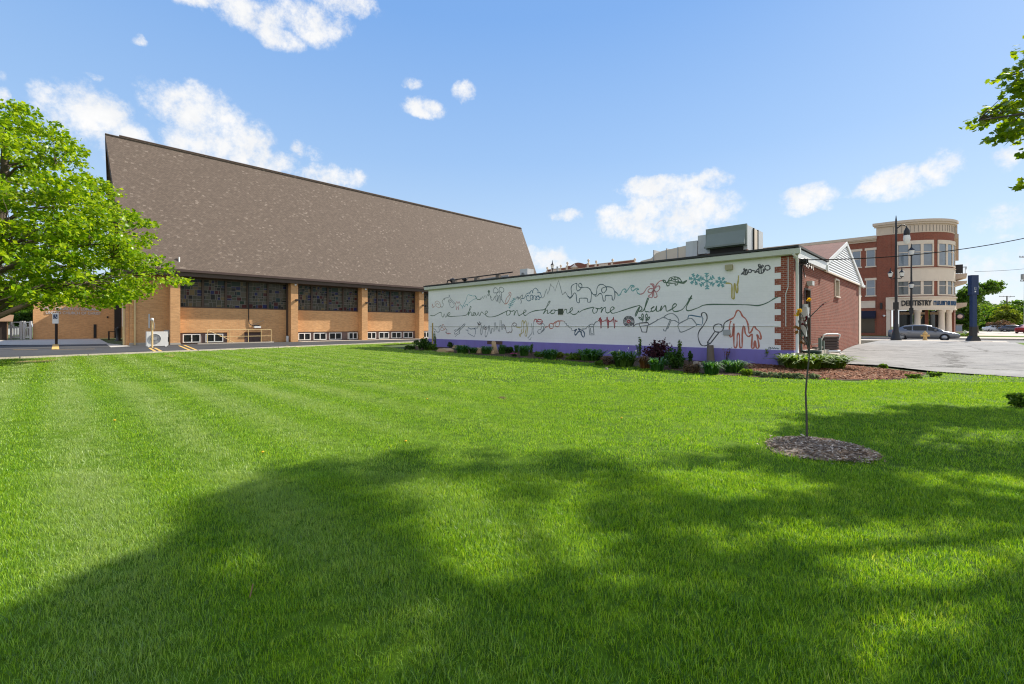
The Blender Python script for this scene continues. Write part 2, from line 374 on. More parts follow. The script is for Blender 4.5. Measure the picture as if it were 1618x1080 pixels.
def lawnmat():
    m, nt, out = newmat('lawn_soil')
    p = nt.nodes.new('ShaderNodeNewGeometry').outputs['Position']
    n1 = noise(nt, p, .45, 6, .6); n2 = noise(nt, p, 7, 6, .7); n3 = noise(nt, p, 60, 3, .7)
    c = ramp(nt, n1, [(.3, (.045,.10,.005)), (.7, (.105,.19,.008))])
    c = mixc(nt, .75, c, ramp(nt, n2, [(.32, (.45,.5,.45)), (.66, (1.5,1.4,1.3))]), 'MULTIPLY')
    c = mixc(nt, .5, c, ramp(nt, n3, [(.3, (.5,.5,.5)), (.7, (1.5,1.5,1.5))]), 'MULTIPLY')
    principled(nt, out, c, .9, .1, 0, n2, .5, .03); return m
MT['lawn'] = lawnmat()
def grassmat():
    m, nt, out = newmat('grass_blade')
    geo = nt.nodes.new('ShaderNodeNewGeometry'); p = geo.outputs['Position']
    tc = nt.nodes.new('ShaderNodeTexCoord').outputs['Object']
    rnd = geo.outputs['Random Per Island']; oi = nt.nodes.new('ShaderNodeObjectInfo').outputs['Random']
    n1 = noise(nt, p, .4, 5, .6); n2 = noise(nt, p, 2.4, 5, .65)
    f = math_(nt, 'ADD', math_(nt, 'MULTIPLY', n2, .7), math_(nt, 'MULTIPLY', math_(nt, 'SUBTRACT', rnd, .42), .95), clamp=True)
    c = ramp(nt, f, [(.05, (.036,.115,.003)), (.30, (.14,.31,.005)), (.60, (.27,.47,.010)), (.88, (.43,.57,.03)), (1.0, (.62,.62,.22))])
    dry = noise(nt, p, 1.1, 5, .7); dry2 = noise(nt, p, .23, 3)
    df = math_(nt, 'MULTIPLY', math_(nt, 'SUBTRACT', dry, .60, clamp=True), math_(nt, 'MULTIPLY', math_(nt, 'SUBTRACT', dry2, .38, clamp=True), 22), clamp=True)
    c = mixc(nt, math_(nt, 'MULTIPLY', df, .55), c, (.42,.43,.12))
    lu = math_(nt, 'MULTIPLY', math_(nt, 'SUBTRACT', noise(nt, p, .8, 5, .65), .54, clamp=True), 5, clamp=True)
    c = mixc(nt, math_(nt, 'MULTIPLY', lu, .5), c, (.085,.25,.012))
    # mowing stripes: alternate passes of the mower lay the blades over
    sp = nt.nodes.new('ShaderNodeVectorMath'); sp.operation = 'DOT_PRODUCT'
    sp.inputs[1].default_value = (dM.x*5.8, dM.y*5.8, 0); nt.links.new(p, sp.inputs[0])
    st = math_(nt, 'ADD', math_(nt, 'MULTIPLY', math_(nt, 'SINE', math_(nt, 'ADD', sp.outputs['Value'], math_(nt, 'MULTIPLY', n1, .5))), .5), .5)
    xs = nt.nodes.new('ShaderNodeSeparateXYZ'); nt.links.new(p, xs.inputs[0])
    left = nt.nodes.new('ShaderNodeMapRange'); left.inputs['From Min'].default_value = 1.0; left.inputs['From Max'].default_value = -4.0
    nt.links.new(xs.outputs[0], left.inputs['Value'])
    fac = math_(nt, 'MULTIPLY', math_(nt, 'MULTIPLY', st, left.outputs[0]), .66)
    c = mixc(nt, fac, c, (.36,.45,.18))
    d = nt.nodes.new('ShaderNodeBsdfDiffuse'); nt.links.new(c, d.inputs[0])
    t = nt.nodes.new('ShaderNodeBsdfTranslucent'); nt.links.new(mixc(nt, 1.0, c, (1.45,1.4,.45), 'MULTIPLY'), t.inputs[0])
    mx = nt.nodes.new('ShaderNodeMixShader'); mx.inputs[0].default_value = .45
    nt.links.new(d.outputs[0], mx.inputs[1]); nt.links.new(t.outputs[0], mx.inputs[2])
    g = nt.nodes.new('ShaderNodeBsdfGlossy'); g.inputs['Roughness'].default_value = .45
    mx2 = nt.nodes.new('ShaderNodeMixShader'); mx2.inputs[0].default_value = .045
    nt.links.new(mx.outputs[0], mx2.inputs[1]); nt.links.new(g.outputs[0], mx2.inputs[2])
    nt.links.new(mx2.outputs[0], out.inputs[0]); return m
MT['grass'] = grassmat()
def mulchmat(name, c1, c2, c3):
    m, nt, out = newmat(name)
    p = nt.nodes.new('ShaderNodeNewGeometry').outputs['Position']
    v = nt.nodes.new('ShaderNodeTexVoronoi'); v.inputs['Scale'].default_value = 26; nt.links.new(p, v.inputs['Vector'])
    n2 = noise(nt, p, 9, 6, .7)
    c = ramp(nt, v.outputs['Color'], [(.1, c1), (.55, c2), (.95, c3)])
    c = mixc(nt, .6, c, ramp(nt, n2, [(.3, (.5,.5,.5)), (.7, (1.35,1.3,1.25))]), 'MULTIPLY')
    principled(nt, out, c, .95, .1, 0, v.outputs['Distance'], .8, .03); return m
MT['mulch_red'] = mulchmat('mulch_red', (.10,.035,.018), (.22,.085,.042), (.34,.16,.085))
MT['mulch_grey'] = mulchmat('mulch_grey', (.17,.115,.075), (.34,.25,.17), (.54,.43,.32))
MT['soil'] = mulchmat('soil', (.045,.03,.02), (.10,.065,.042), (.2,.14,.09))
MT['bare_soil'] = mulchmat('bare_soil', (.25,.17,.09), (.34,.24,.14), (.42,.31,.19))
def far_ground():
    m, nt, out = newmat('far_ground')
    p = nt.nodes.new('ShaderNodeNewGeometry').outputs['Position']
    c = ramp(nt, noise(nt, p, .02, 5), [(.3, (.06,.10,.03)), (.7, (.12,.13,.07))])
    principled(nt, out, c, .95, .1); return m
MT['far_ground'] = far_ground()
# ------------------------------------------------------------------ ground sheets
def sheet(name, pts, m, z=None):
    b = MB(); P = [Vector((p[0], p[1], z)) for p in pts]
    a = sum((P[i].x*P[(i+1) % len(P)].y-P[(i+1) % len(P)].x*P[i].y) for i in range(len(P)))
    if a < 0: P.reverse()
    b.poly(P); return b.build(name, m)
b = MB(); b.poly([(-3000,-3000,-.06),(3000,-3000,-.06),(3000,3000,-.06),(-3000,3000,-.06)])
tag(b.build('ground', MT['far_ground']), kind='structure')
K0 = Vector((-23.25, 20.53, 0)); KD = Vector((10.71, 16.81, 0)).normalized(); KN = Vector((-KD.y, KD.x, 0))
def KP(t, s, z=0): return K0+KD*t+KN*s+Vector((0, 0, z))      # along the church kerb, s>0 = car park side
kl = 28.0
BED = [gnd(*p) for p in [(640,552),(690,555),(760,561),(830,566),(900,570),(980,577.5),(1060,585),(1130,592),(1200,596),(1290,599.5),(1340,601),(1380,601),(1420,600),(1450,596),(1468,590)]]
LOTF = [gnd(*p) for p in [(1468,588.5),(1520,591.5),(1618,596.5)]]
lawn_pts = [KP(-60,0), KP(kl-1.5,0), KP(kl+1.5,-1.2), M(-2.0,28,0)]+BED+[LOTF[0], LOTF[1], LOTF[2], LOTF[2]+(LOTF[2]-LOTF[1])*8, Vector((40,-30,0)), Vector((-40,-40,0))]
lawn = tag(sheet('lawn', [(p.x, p.y) for p in lawn_pts], MT['lawn'], 0.0), kind='structure')
# church car park and kerb
tag(sheet('car_park', [KP(-60,.2,.0), KP(kl,.2,.0), M(-2,30,0), CH(50,-2), CH(50,1.1), CH(0,1.1), CH(-.5,8), CH(-70,8)], MT['asphalt_new'], .004), kind='structure')
b = MB()
for t0, t1 in ((-60,-20),(-20,-5),(-5,.6),(.65,3),(3.04,8),(8.05,13),(13.04,kl)):
    b.prism([KP(t0,.0,-.05), KP(t0,.17,-.05), KP(t0,.16,.085), KP(t0,.02,.09)], KD*(t1-t0))
tag(b.build('kerb', MT['pavement']), kind='structure')
tag(sheet('forecourt', [gnd(-60,545), gnd(85,544.5), gnd(168,543.6), gnd(175,548.5), CH(.2,-.9), CH(.2,1.1), CH(-.4,8), CH(.3,29.9), CH(-12,29.9), CH(-30,29.9)], MT['walk_grey'], .010), kind='structure')
tag(sheet('parking_bay', [gnd(-60,554), gnd(90,550), gnd(175,548.5), gnd(168,544), gnd(85,545), gnd(-60,546.5)], MT['asphalt_seal'], .016), kind='structure')
tag(sheet('walkway', [CH(12.9,-.95), CH(50,-1.4), CH(50,1.15), CH(12.9,1.15)], MT['pavement'], .03), kind='structure')
def stripe_strip(name, quads, m, z):
    b = MB()
    for q in quads:
        P = [Vector((p[0], p[1], z)) for p in q]
        if (P[1]-P[0]).cross(P[2]-P[1]).z < 0: P.reverse()
        b.poly(P)
    return b.build(name, m)
def ln(x0, y0, x1, y1, w, z=0):
    a, c = gnd(x0, y0, z), gnd(x1, y1, z); t = (c-a).normalized(); s = Vector((-t.y, t.x, 0))*w/2
    return [a-s, c-s, c+s, a+s]
tag(stripe_strip('road_marking', [ln(236,549.5,247,556,.14), ln(244.5,549.5,256,555.5,.14), ln(283,546,302,554,.14), ln(291,545,312,553.6,.14),
     ln(452,546.3,478,549,.1)], MT['yellow_paint'], .012), kind='structure')
tag(stripe_strip('bay_marking', [ln(20,552.3,60,552.3,.12,.02), ln(90,551.7,150,551.0,.12,.02), ln(88,543.5,87.5,551.5,.35,.02)], MT['yellow_paint'], .022), kind='structure')
tag(stripe_strip('bare_soil', [[gnd(22,572.5), gnd(45,569), gnd(80,568), gnd(95,566.2), gnd(78,571.5), gnd(55,574.5)][:5], [gnd(258,562), gnd(270,559.8), gnd(279,560.5), gnd(272,564)]], MT['bare_soil'], .007), kind='structure')
# side car park rising to the street
def lotz(bb): t = max(0, min(1, (bb-2.5)/13)); return .38*t*t*(3-2*t)
def gridsheet(name, rows, m):
    b = MB(); n = len(rows[0])
    vs = [p for r in rows for p in r]
    fs = []
    for i in range(len(rows)-1):
        for j in range(n-1):
            q = (i*n+j, i*n+j+1, (i+1)*n+j+1, (i+1)*n+j)
            a, bb, c = Vector(vs[q[0]]), Vector(vs[q[1]]), Vector(vs[q[2]])
            if (bb-a).cross(c-bb).z < 0: q = q[::-1]
            fs.append(q)
    b.add(vs, fs); return b.build(name, m)
front = [(2.7,-.35),(2.6,-2.28),(.84,-3.92),(.35,-5.81),(-.3,-7.2)]
rows = []
for k in range(25):
    t = k/24; r = []
    for (fb, fa) in front:
        bb = fb+(27.0-fb)*t; fa2 = fa + ((-.05 if fa > -1 else fa)-fa)*min(1, t*3)
        r.append(M(bb, fa2, .008+lotz(bb)))
    rows.append(r)
tag(gridsheet('side_car_park', rows, MT['asphalt_old']), kind='structure')
rows = []
for k in range(13):
    bb = -6+33.0*k/12; rows.append([M(bb, a_, -.004+lotz(bb)) for a_ in (-7.2,-7.8)])
tag(gridsheet('verge', rows, MT['lawn']), kind='structure')
rows = []
for k in range(13):
    bb = -10+37.0*k/12; rows.append([M(bb, a_, .012+lotz(bb)) for a_ in (-7.8,-9.6)])
tag(gridsheet('side_pavement', rows, MT['pavement']), kind='structure')
rows = []
for k in range(13):
    bb = -10+37.0*k/12; rows.append([M(bb, a_, -.006+lotz(bb)) for a_ in (-9.6,-40)])
tag(gridsheet('side_road', rows, MT['road']), kind='structure')
# street
def slab(name, b0, b1, a0, a1, z0, z1, m):
    q = MB(); q.prism([M(b0,a0,z0), M(b1,a0,z0), M(b1,a1,z0), M(b0,a1,z0)], (0,0,z1-z0)); return tag(q.build(name, m), kind='structure')
slab('street', 30.9, 43.0, -120, 160, -.1, .2, MT['road'])
slab('pavement', 27.0, 30.9, -7.0, 160, -.1, .37, MT['pavement'])
slab('far_pavement', 43.0, 46.8, -3.0, 160, -.1, .36, MT['pavement'])
slab('far_pavement', 43.0, 52.0, -120, -3.0, -.1, .35, MT['pavement'])
slab('grass_verge', 46.0, 46.95, -.2, 160, -.1, .42, MT['lawn'])
slab('grass_verge', 52.0, 58.0, -120, -5.6, -.1, .40, MT['lawn'])
slab('plaza', 58.0, 130.0, -120, -5.6, -.1, .34, MT['pavement'])
# planting bed and mulch
b = MB(); bp = [p+Vector((0,0,.012)) for p in BED]+[M(2.6,-.6,.012), M(.0,0,.012), M(0,23.8,.012), M(-.6,26,.012)]
bp.reverse()
# the bed swells to a low mound between lawn and wall
tag(sheet('bed_soil', [(p.x, p.y) for p in bp], MT['soil'], .012), kind='structure')
mp = [gnd(*p) for p in [(1185,588),(1215,593),(1290,598.5),(1380,600),(1430,598),(1462,590),(1400,583),(1340,577)]]+[M(2.2,-.55), M(.4,-.15), M(-.15,.3), M(-.15,1.6)]
tag(sheet('mulch', [(p.x, p.y) for p in mp], MT['mulch_red'], .02), kind='structure')
def mound(name, c, r, h, m, n=28, rings=6, seed=1, sq=(1,1)):
    rr = random.Random(seed); ph = [rr.uniform(0,6.3) for _ in range(4)]
    b = MB(); vs = [(c.x, c.y, c.z+h)]; fs = []
    for i in range(1, rings+1):
        for j in range(n):
            a = 2*pi*j/n; q = r*(1+.10*sin(2*a+ph[0])+.07*sin(3*a+ph[1])+.04*sin(7*a+ph[2]))*i/rings
            z = h*(1-(i/rings)**2)+(rr.uniform(-.012,.012) if i < rings else 0)
            vs.append((c.x+q*cos(a)*sq[0], c.y+q*sin(a)*sq[1], c.z+z))
    for j in range(n): fs.append((0, 1+j, 1+(j+1) % n))
    for i in range(rings-1):
        for j in range(n): fs.append((1+i*n+j, 1+(i+1)*n+j, 1+(i+1)*n+(j+1) % n, 1+i*n+(j+1) % n))
    b.add(vs, fs, 0, True); return b.build(name, m)
RING_C = Vector((3.74, 5.5, .006))
tag(mound('mulch_ring', RING_C, .56, .07, MT['mulch_grey'], seed=3), kind='structure')
def chips(name, pick, n, size, mats, z):
    V = []; T = []; MI = []
    for i in range(n):
        p = pick(); a = random.uniform(0, pi); L = size*random.uniform(.5,1.5); W = L*random.uniform(.2,.45)
        u = Vector((cos(a), sin(a), random.uniform(-.35,.35))).normalized(); v = Vector((-sin(a), cos(a), random.uniform(-.5,.5))).normalized()
        c = Vector((p[0], p[1], (p[2] if len(p) > 2 else 0)+z+random.uniform(0,.02))); k = len(V)
        V += [c-u*L-v*W, c+u*L-v*W, c+u*L+v*W, c-u*L+v*W]; T.append((k,k+1,k+2,k+3)); MI.append(random.randrange(len(mats)))
    return tag(np_mesh(name, [tuple(q) for q in V], T, mats, None, 4, MI), kind='stuff')
def inpoly(x, y, P):
    c = False; j = len(P)-1
    for i in range(len(P)):
        if ((P[i].y > y) != (P[j].y > y)) and x < (P[j].x-P[i].x)*(y-P[i].y)/(P[j].y-P[i].y)+P[i].x: c = not c
        j = i
    return c
def pick_poly(P):
    x0, x1 = min(p.x for p in P), max(p.x for p in P); y0, y1 = min(p.y for p in P), max(p.y for p in P)
    def f():
        while True:
            x, y = random.uniform(x0,x1), random.uniform(y0,y1)
            if inpoly(x, y, P): return (x, y)
    return f
cw = [mat('chip_a', (.30,.13,.065), .95, .3, 20), mat('chip_b', (.19,.075,.035), .95, .3, 20), mat('chip_c', (.10,.04,.02), .95, .3, 20), mat('chip_d', (.38,.22,.13), .95, .3, 20)]
chips('mulch_chips', pick_poly(mp), 5200, .035, cw, .02)
cg = [mat('chip_e', (.56,.45,.34), .95, .3, 20), mat('chip_f', (.32,.23,.16), .95, .3, 20), mat('chip_g', (.17,.12,.085), .95, .3, 20), mat('chip_h', (.26,.17,.10), .95, .3, 20)]
def ringpick():
    a = random.uniform(0, 2*pi); r = .58*sqrt(random.random())*(1.0 if random.random() < .86 else random.uniform(1,1.22))
    return (RING_C.x+r*cos(a), RING_C.y+r*sin(a), .07*max(0, 1-(r/.58)**2))
chips('ring_chips', ringpick, 2600, .017, cg, .008)
# ------------------------------------------------------------------ grass
def tuft(name, nb, rad, h0, h1, wid, seed, lean=.5):
    r = np.random.default_rng(seed); V = []; T = []
    for i in range(nb):
        a = r.uniform(0, 2*pi); q = rad*np.sqrt(r.random()); c = np.array([q*cos(a), q*sin(a), -.005])
        h = r.uniform(h0, h1); la = r.uniform(0, 2*pi); le = abs(r.normal(0, lean))*h+.1*h
        side = np.array([-sin(la+r.uniform(-1,1)), cos(la), 0]); side /= np.linalg.norm(side); w_ = wid*r.uniform(.6,1.3)
        d = np.array([cos(la), sin(la), 0]); p1 = c+d*le*.35+np.array([0,0,h*.6]); p2 = c+d*le+np.array([0,0,h*(1 if le < h else .8)])
        k = len(V); V += [c-side*w_, c+side*w_, p1+side*w_*.8, p1-side*w_*.8, p2]
        T += [(k,k+1,k+2), (k,k+2,k+3), (k+3,k+2,k+4)]
    me = bpy.data.meshes.new(name); me.from_pydata([tuple(v) for v in V], [], T); me.materials.append(MT['grass'])
    return bpy.data.objects.new(name, me)
def grassfield(name, P, S, R, tufts, label_kind='stuff'):
    tc = bpy.data.collections.new(name+'_tufts')
    for t in tufts: tc.objects.link(t)
    me = bpy.data.meshes.new(name); me.vertices.add(len(P)); me.vertices.foreach_set('co', P.astype(np.float32).ravel())
    a = me.attributes.new('sz', 'FLOAT', 'POINT'); a.data.foreach_set('value', S.astype(np.float32))
    a = me.attributes.new('rt', 'FLOAT_VECTOR', 'POINT'); a.data.foreach_set('vector', R.astype(np.float32).ravel())
    o = bpy.data.objects.new(name, me); link(o)
    ng = bpy.data.node_groups.new(name, 'GeometryNodeTree')
    ng.interface.new_socket('Geometry', in_out='INPUT', socket_type='NodeSocketGeometry')
    ng.interface.new_socket('Geometry', in_out='OUTPUT', socket_type='NodeSocketGeometry')
    gi = ng.nodes.new('NodeGroupInput'); go = ng.nodes.new('NodeGroupOutput')
    m2p = ng.nodes.new('GeometryNodeMeshToPoints'); ip = ng.nodes.new('GeometryNodeInstanceOnPoints')
    ci = ng.nodes.new('GeometryNodeCollectionInfo'); ci.inputs['Collection'].default_value = tc
    ci.inputs['Separate Children'].default_value = True; ci.inputs['Reset Children'].default_value = True
    sz = ng.nodes.new('GeometryNodeInputNamedAttribute'); sz.data_type = 'FLOAT'; sz.inputs['Name'].default_value = 'sz'
    rt = ng.nodes.new('GeometryNodeInputNamedAttribute'); rt.data_type = 'FLOAT_VECTOR'; rt.inputs['Name'].default_value = 'rt'
    L = ng.links.new
    L(gi.outputs[0], m2p.inputs['Mesh']); L(m2p.outputs[0], ip.inputs['Points']); L(ci.outputs[0], ip.inputs['Instance'])
    ip.inputs['Pick Instance'].default_value = True
    e2r = ng.nodes.new('FunctionNodeEulerToRotation'); L(rt.outputs[0], e2r.inputs[0]); L(e2r.outputs[0], ip.inputs['Rotation'])
    L(sz.outputs[0], ip.inputs['Scale']); L(ip.outputs[0], go.inputs[0])
    md = o.modifiers.new('scatter', 'NODES'); md.node_group = ng
    me.materials.append(MT['grass'])
    return tag(o, kind=label_kind)
def inpoly_np(X, Y, P):
    c = np.zeros(len(X), bool); j = len(P)-1
    for i in range(len(P)):
        with np.errstate(divide='ignore', invalid='ignore'):
            t = ((P[i].y > Y) != (P[j].y > Y)) & (X < (P[j].x-P[i].x)*(Y-P[i].y)/((P[j].y-P[i].y) or 1e-9)+P[i].x)
        c ^= t; j = i
    return c
def lawn_points(y0, y1, dens, jit=1.0):
    n = int(dens*(y1-y0)*2.4*((y0+y1)/2+3.0)); 
    Y = np.sqrt(RNG.uniform((y0)**2, (y1)**2, n)); X = RNG.uniform(-1.2, 1.2, n)*(Y+3.2*(Y < 30))
    ok = inpoly_np(X, Y, lawn_pts) & (((X-RING_C.x)**2+(Y-RING_C.y)**2) > (.50+.05*np.sin(5*np.arctan2(Y-RING_C.y, X-RING_C.x)))**2)
    return np.stack([X[ok], Y[ok], np.zeros(ok.sum())], 1)
t1 = [tuft('grass_tuft', 30, .055, .018, .044, .0012, s) for s in range(5)]
t2 = [tuft('grass_tuft', 40, .11, .018, .042, .0019, 20+s, .6) for s in range(4)]
t3 = [tuft('grass_tuft', 30, .22, .022, .045, .005, 40+s, .7) for s in range(4)]
for nm, (y0, y1, dens), tf in (('grass', (1.2, 4.6, 800), t1), ('grass', (4.4, 12.0, 165), t2), ('grass', (11.5, 42.0, 30), t3)):
    P = lawn_points(y0, y1, dens); n = len(P)
    S = RNG.uniform(.65, 1.25, n)
    clump = .5+.5*np.sin(P[:,0]*3.1+2*np.sin(P[:,1]*2.3))*np.sin(P[:,1]*2.7+1.5*np.sin(P[:,0]*1.9))
    S *= .82+.36*clump
    R = np.stack([RNG.normal(0,.12,n), RNG.normal(0,.12,n), RNG.uniform(0,2*pi,n)], 1)
    grassfield(nm, P, S, R, tf)
# ------------------------------------------------------------------ lettering
def text_mesh(name, s, size, m, parent, loc, rx=90, rz=0, align='LEFT', ext=.01, bold=0.0, xs=1.0):
    cu = bpy.data.curves.new(name, 'FONT'); cu.body = s; cu.size = size; cu.extrude = ext; cu.align_x = align; cu.offset = bold
    tmp = bpy.data.objects.new(name, cu); COL.objects.link(tmp)
    dg = bpy.context.evaluated_depsgraph_get(); dg.update()
    me = bpy.data.meshes.new_from_object(tmp.evaluated_get(dg)); bpy.data.objects.remove(tmp)
    me.materials.clear(); me.materials.append(m)
    o = bpy.data.objects.new(name, me); link(o, parent); o.location = loc; o.rotation_euler = (radians(rx), 0, radians(rz)); o.scale = (xs, 1, 1)
    return o
# ------------------------------------------------------------------ church
church = empty('church', OC, 'long tan brick church under a steep brown shingled roof', 'church', rz=ROTC)
RE, RY, RZ, X0, X1 = 6.17, 5.62, 17.67, -.78, 50.3
def roofpt(x, t, off=0): return (x, t*RY, RE+t*(RZ-RE)+off)
b = MB()
nx_ = Vector((0, -(RZ-RE), RY)).normalized()*.16
def slope(y0, z0, y1, z1, xa0, xa1, xb0, xb1, sgn):
    n = Vector((0, -sgn*(RZ-RE), RY)).normalized()*.18
    P = [Vector((xa0,y0,z0)), Vector((xa1,y0,z0)), Vector((xb1,y1,z1)), Vector((xb0,y1,z1))]
    b.prism([p-n for p in P], n)
slope(0, RE, RY, RZ, 0, 49.5, X0, X1, 1)
slope(2*RY, RE, RY+.002, RZ-.004, 0, 49.5, X0+.01, X1-.01, -1)
roof = b.build('roof', MT['shingle'], church)
b = MB(); b.tube([(X0+.9, RY, RZ+.03), (X1-.1, RY, RZ+.03)], .09, 6); b.build('ridge_cap', MT['dark_brown'], roof)
b = MB()     # white vent pipe poking from the roof near the eave
q = MB(); q.tube([(3.4,.35,6.55), (3.4,.35,7.2)], .06, 8); q.build('vent_pipe', MT['white_trim'], roof)
b.prism([(.05,-.10,RE-.20), (.05,.02,RE-.20), (.05,.02,RE-.03), (.05,-.14,RE-.03)], (49.4,0,0)); b.build('gutter', MT['brown_panel'], church)
b = MB(); b.box(.06,49.4,.03,.16,5.63,RE-.06); b.build('fascia', MT['dark_brown'], church)
b = MB(); b.box(.06,49.4,.17,1.19,5.66,5.72); b.build('soffit', MT['dark_brown'], church)
# gable end set back under the prow, with upright boards
b = MB(); b.poly([(.75,.9,RE-.1+.9*2.02), (.75,RY,RZ-.35), (.75,2*RY-.9,RE-.1+.9*2.02), (.75,2*RY-.9,5.6), (.75,.9,5.6)])
for k in range(24): y = 1.2+k*.38; h = RE+(min(y,2*RY-y))*2.046-.5; b.box(.70,.748,y,y+.06,5.7,h)
b.build('gable', MT['brown_panel'], church)
b = MB()
for (xa, xb) in ((X0, .0),):
    for sg in (0, 1):
        ya, yb = (0, RY) if sg == 0 else (2*RY, RY)
        b.prism([(0,ya,RE-.5), (0,ya,RE-.19), (X0,yb,RZ-.2), (X0,yb,RZ-.6)], (.06,0,0))
b.build('barge_board', MT['dark_brown'], church)
PIER = [3.48, 12.84, 20.14, 27.47, 34.8, 42.1, 49.4]; PW = .66
W0 = 1.2
b = MB()
b.box(.37, 3.3, W0, W0+.3, 0, 5.64)                       # blind front wall of the end bay
b.box(.37, .67, W0+.31, 5.5, 0, 5.64); b.box(.68, 2.8, 5.2, 5.5, 0, 5.64)
b.box(.15, .36, 1.36, 1.9, 0, 5.6); b.box(.15, .36, 2.5, 3.2, 0, 5.6)      # brick fins at the corner
spans = []
for i in range(6): spans.append((PIER[i]-.1, PIER[i+1]-PW+.1))
for i, (a, c) in enumerate(spans): b.box(a, c, W0, W0+.25, .96, 3.09)
b.box(7.05, 8.41, W0, W0+.25, -.02, .955); b.box(9.87, spans[0][1], W0, W0+.25, -.02, .955)
b.box(3.2, 49.4, W0+.6, W0+.9, 0, 5.64)
b.box(49.0, 49.4, W0, 9.9, 0, 5.64); b.box(2.5, 49.2, 9.9, 10.2, 0, 5.64); b.box(2.5, 2.8, 5.51, 29.9, 0, 8.0)
b.build('wall', MT['tan_brick'], church)
b = MB(); b.box(.34, 3.0, W0-.02, W0-.003, -.02, .2); b.box(2.8, 3.5, .325, .348, -.02, .16)
b.build('plinth', MT['concrete'], church)
for i, x in enumerate(PIER):
    b = MB(); b.box(x-PW, x, .35, W0+.2, -.02, 5.655); p = b.build('pier', MT['tan_brick'], church)
    if i in (1, 2, 3):
        q = MB(); q.box(x-.27, x-.03, .12, .345, 3.98, 4.12)
        q.build('wall_light', MT['black_metal'], p)
        q = MB(); q.lathe([(.01,0),(.09,.04),(.1,.12),(.06,.16)], (x-.3,.2,5.42), 10); q.build('floodlight', MT['white_trim'], p)
# coloured glass windows: panels of small leaded panes
PANES = [(glassmat('pane_olive', (.068,.064,.042), .3, .25)), glassmat('pane_grey', (.105,.088,.062), .3, .25), glassmat('pane_dark', (.012,.012,.011), .3, .25), glassmat('pane_blue', (.012,.014,.075), .3, .25),
         glassmat('pane_red', (.06,.010,.009), .3, .25), glassmat('pane_green', (.012,.034,.016), .3, .25), glassmat('pane_amber', (.16,.115,.05), .3, .25), glassmat('pane_teal', (.012,.035,.036), .3, .25)]
WTS = [.34,.22,.13,.07,.08,.06,.05,.05]
def make_window(seed):
    r = random.Random(seed); fr = MB(); gl = MB(); w_, h_ = 1.83, 2.54
    fr.box(0, .09, -.09, .1, 0, h_); fr.box(w_-.09, w_, -.09, .1, 0, h_); fr.box(.09, w_-.09, -.08, .1, 0, .1); fr.box(.09, w_-.09, -.08, .1, h_-.1, h_)
    rects = [(.09, .1, w_-.09, h_-.1)]
    out = []
    def split(x0, z0, x1, z1, d):
        W, H = x1-x0, z1-z0
        if d <= 0 or (W < .42 and H < .42) or (d < 3 and r.random() < .16): out.append((x0, z0, x1, z1)); return
        if (W > H*1.0 and W > .42) or H < .42: t = x0+W*r.choice((.3,.4,.5,.6,.7)); split(x0, z0, t, z1, d-1); split(t, z0, x1, z1, d-1)
        else: t = z0+H*r.choice((.3,.4,.5,.6,.7)); split(x0, z0, x1, t, d-1); split(x0, t, x1, z1, d-1)
    split(.09, .1, w_-.09, .72, 5); split(.09, .72, w_-.09, 1.55, 5); split(.09, 1.55, w_-.09, h_-.1, 5)
    for (x0, z0, x1, z1) in out:
        k = r.choices(range(8), WTS)[0]; tilt = r.uniform(-.006, .006)
        gl.poly([(x0, .03+tilt, z0), (x1, .03-tilt, z0), (x1, .03-tilt, z1), (x0, .03+tilt, z1)], k)
        fr.box(x0-.016, x0+.016, 0, .02, z0+.011, z1-.011, 1); fr.box(x0-.011, x1+.011, 0, .021, z1-.016, z1+.016, 1)
    fr.box(.09, w_-.09, -.03, .0, .70, .74, 1)
    return fr, gl
came = mat('came', (.20,.185,.16), .7, .1, 3)
win_src = []
for s in range(5):
    fr, gl = make_window(100+s)
    f = fr.build('window', [MT['dark_brown'], came], church); g = gl.build('pane', PANES, f); win_src.append(f)
used = [False]*5
for i in range(6):
    n = 5 if i == 0 else 4; a, c = PIER[i]+.02, PIER[i+1]-PW-.02; pitch = (c-a)/n
    for k in range(n):
        s = (k+2) % 5
        o = win_src[s] if not used[s] else copy_tree(win_src[s], church)
        used[s] = True; o.location = (a+k*pitch, W0+.12, 3.10); o.scale = (pitch/1.83, 1, 1)
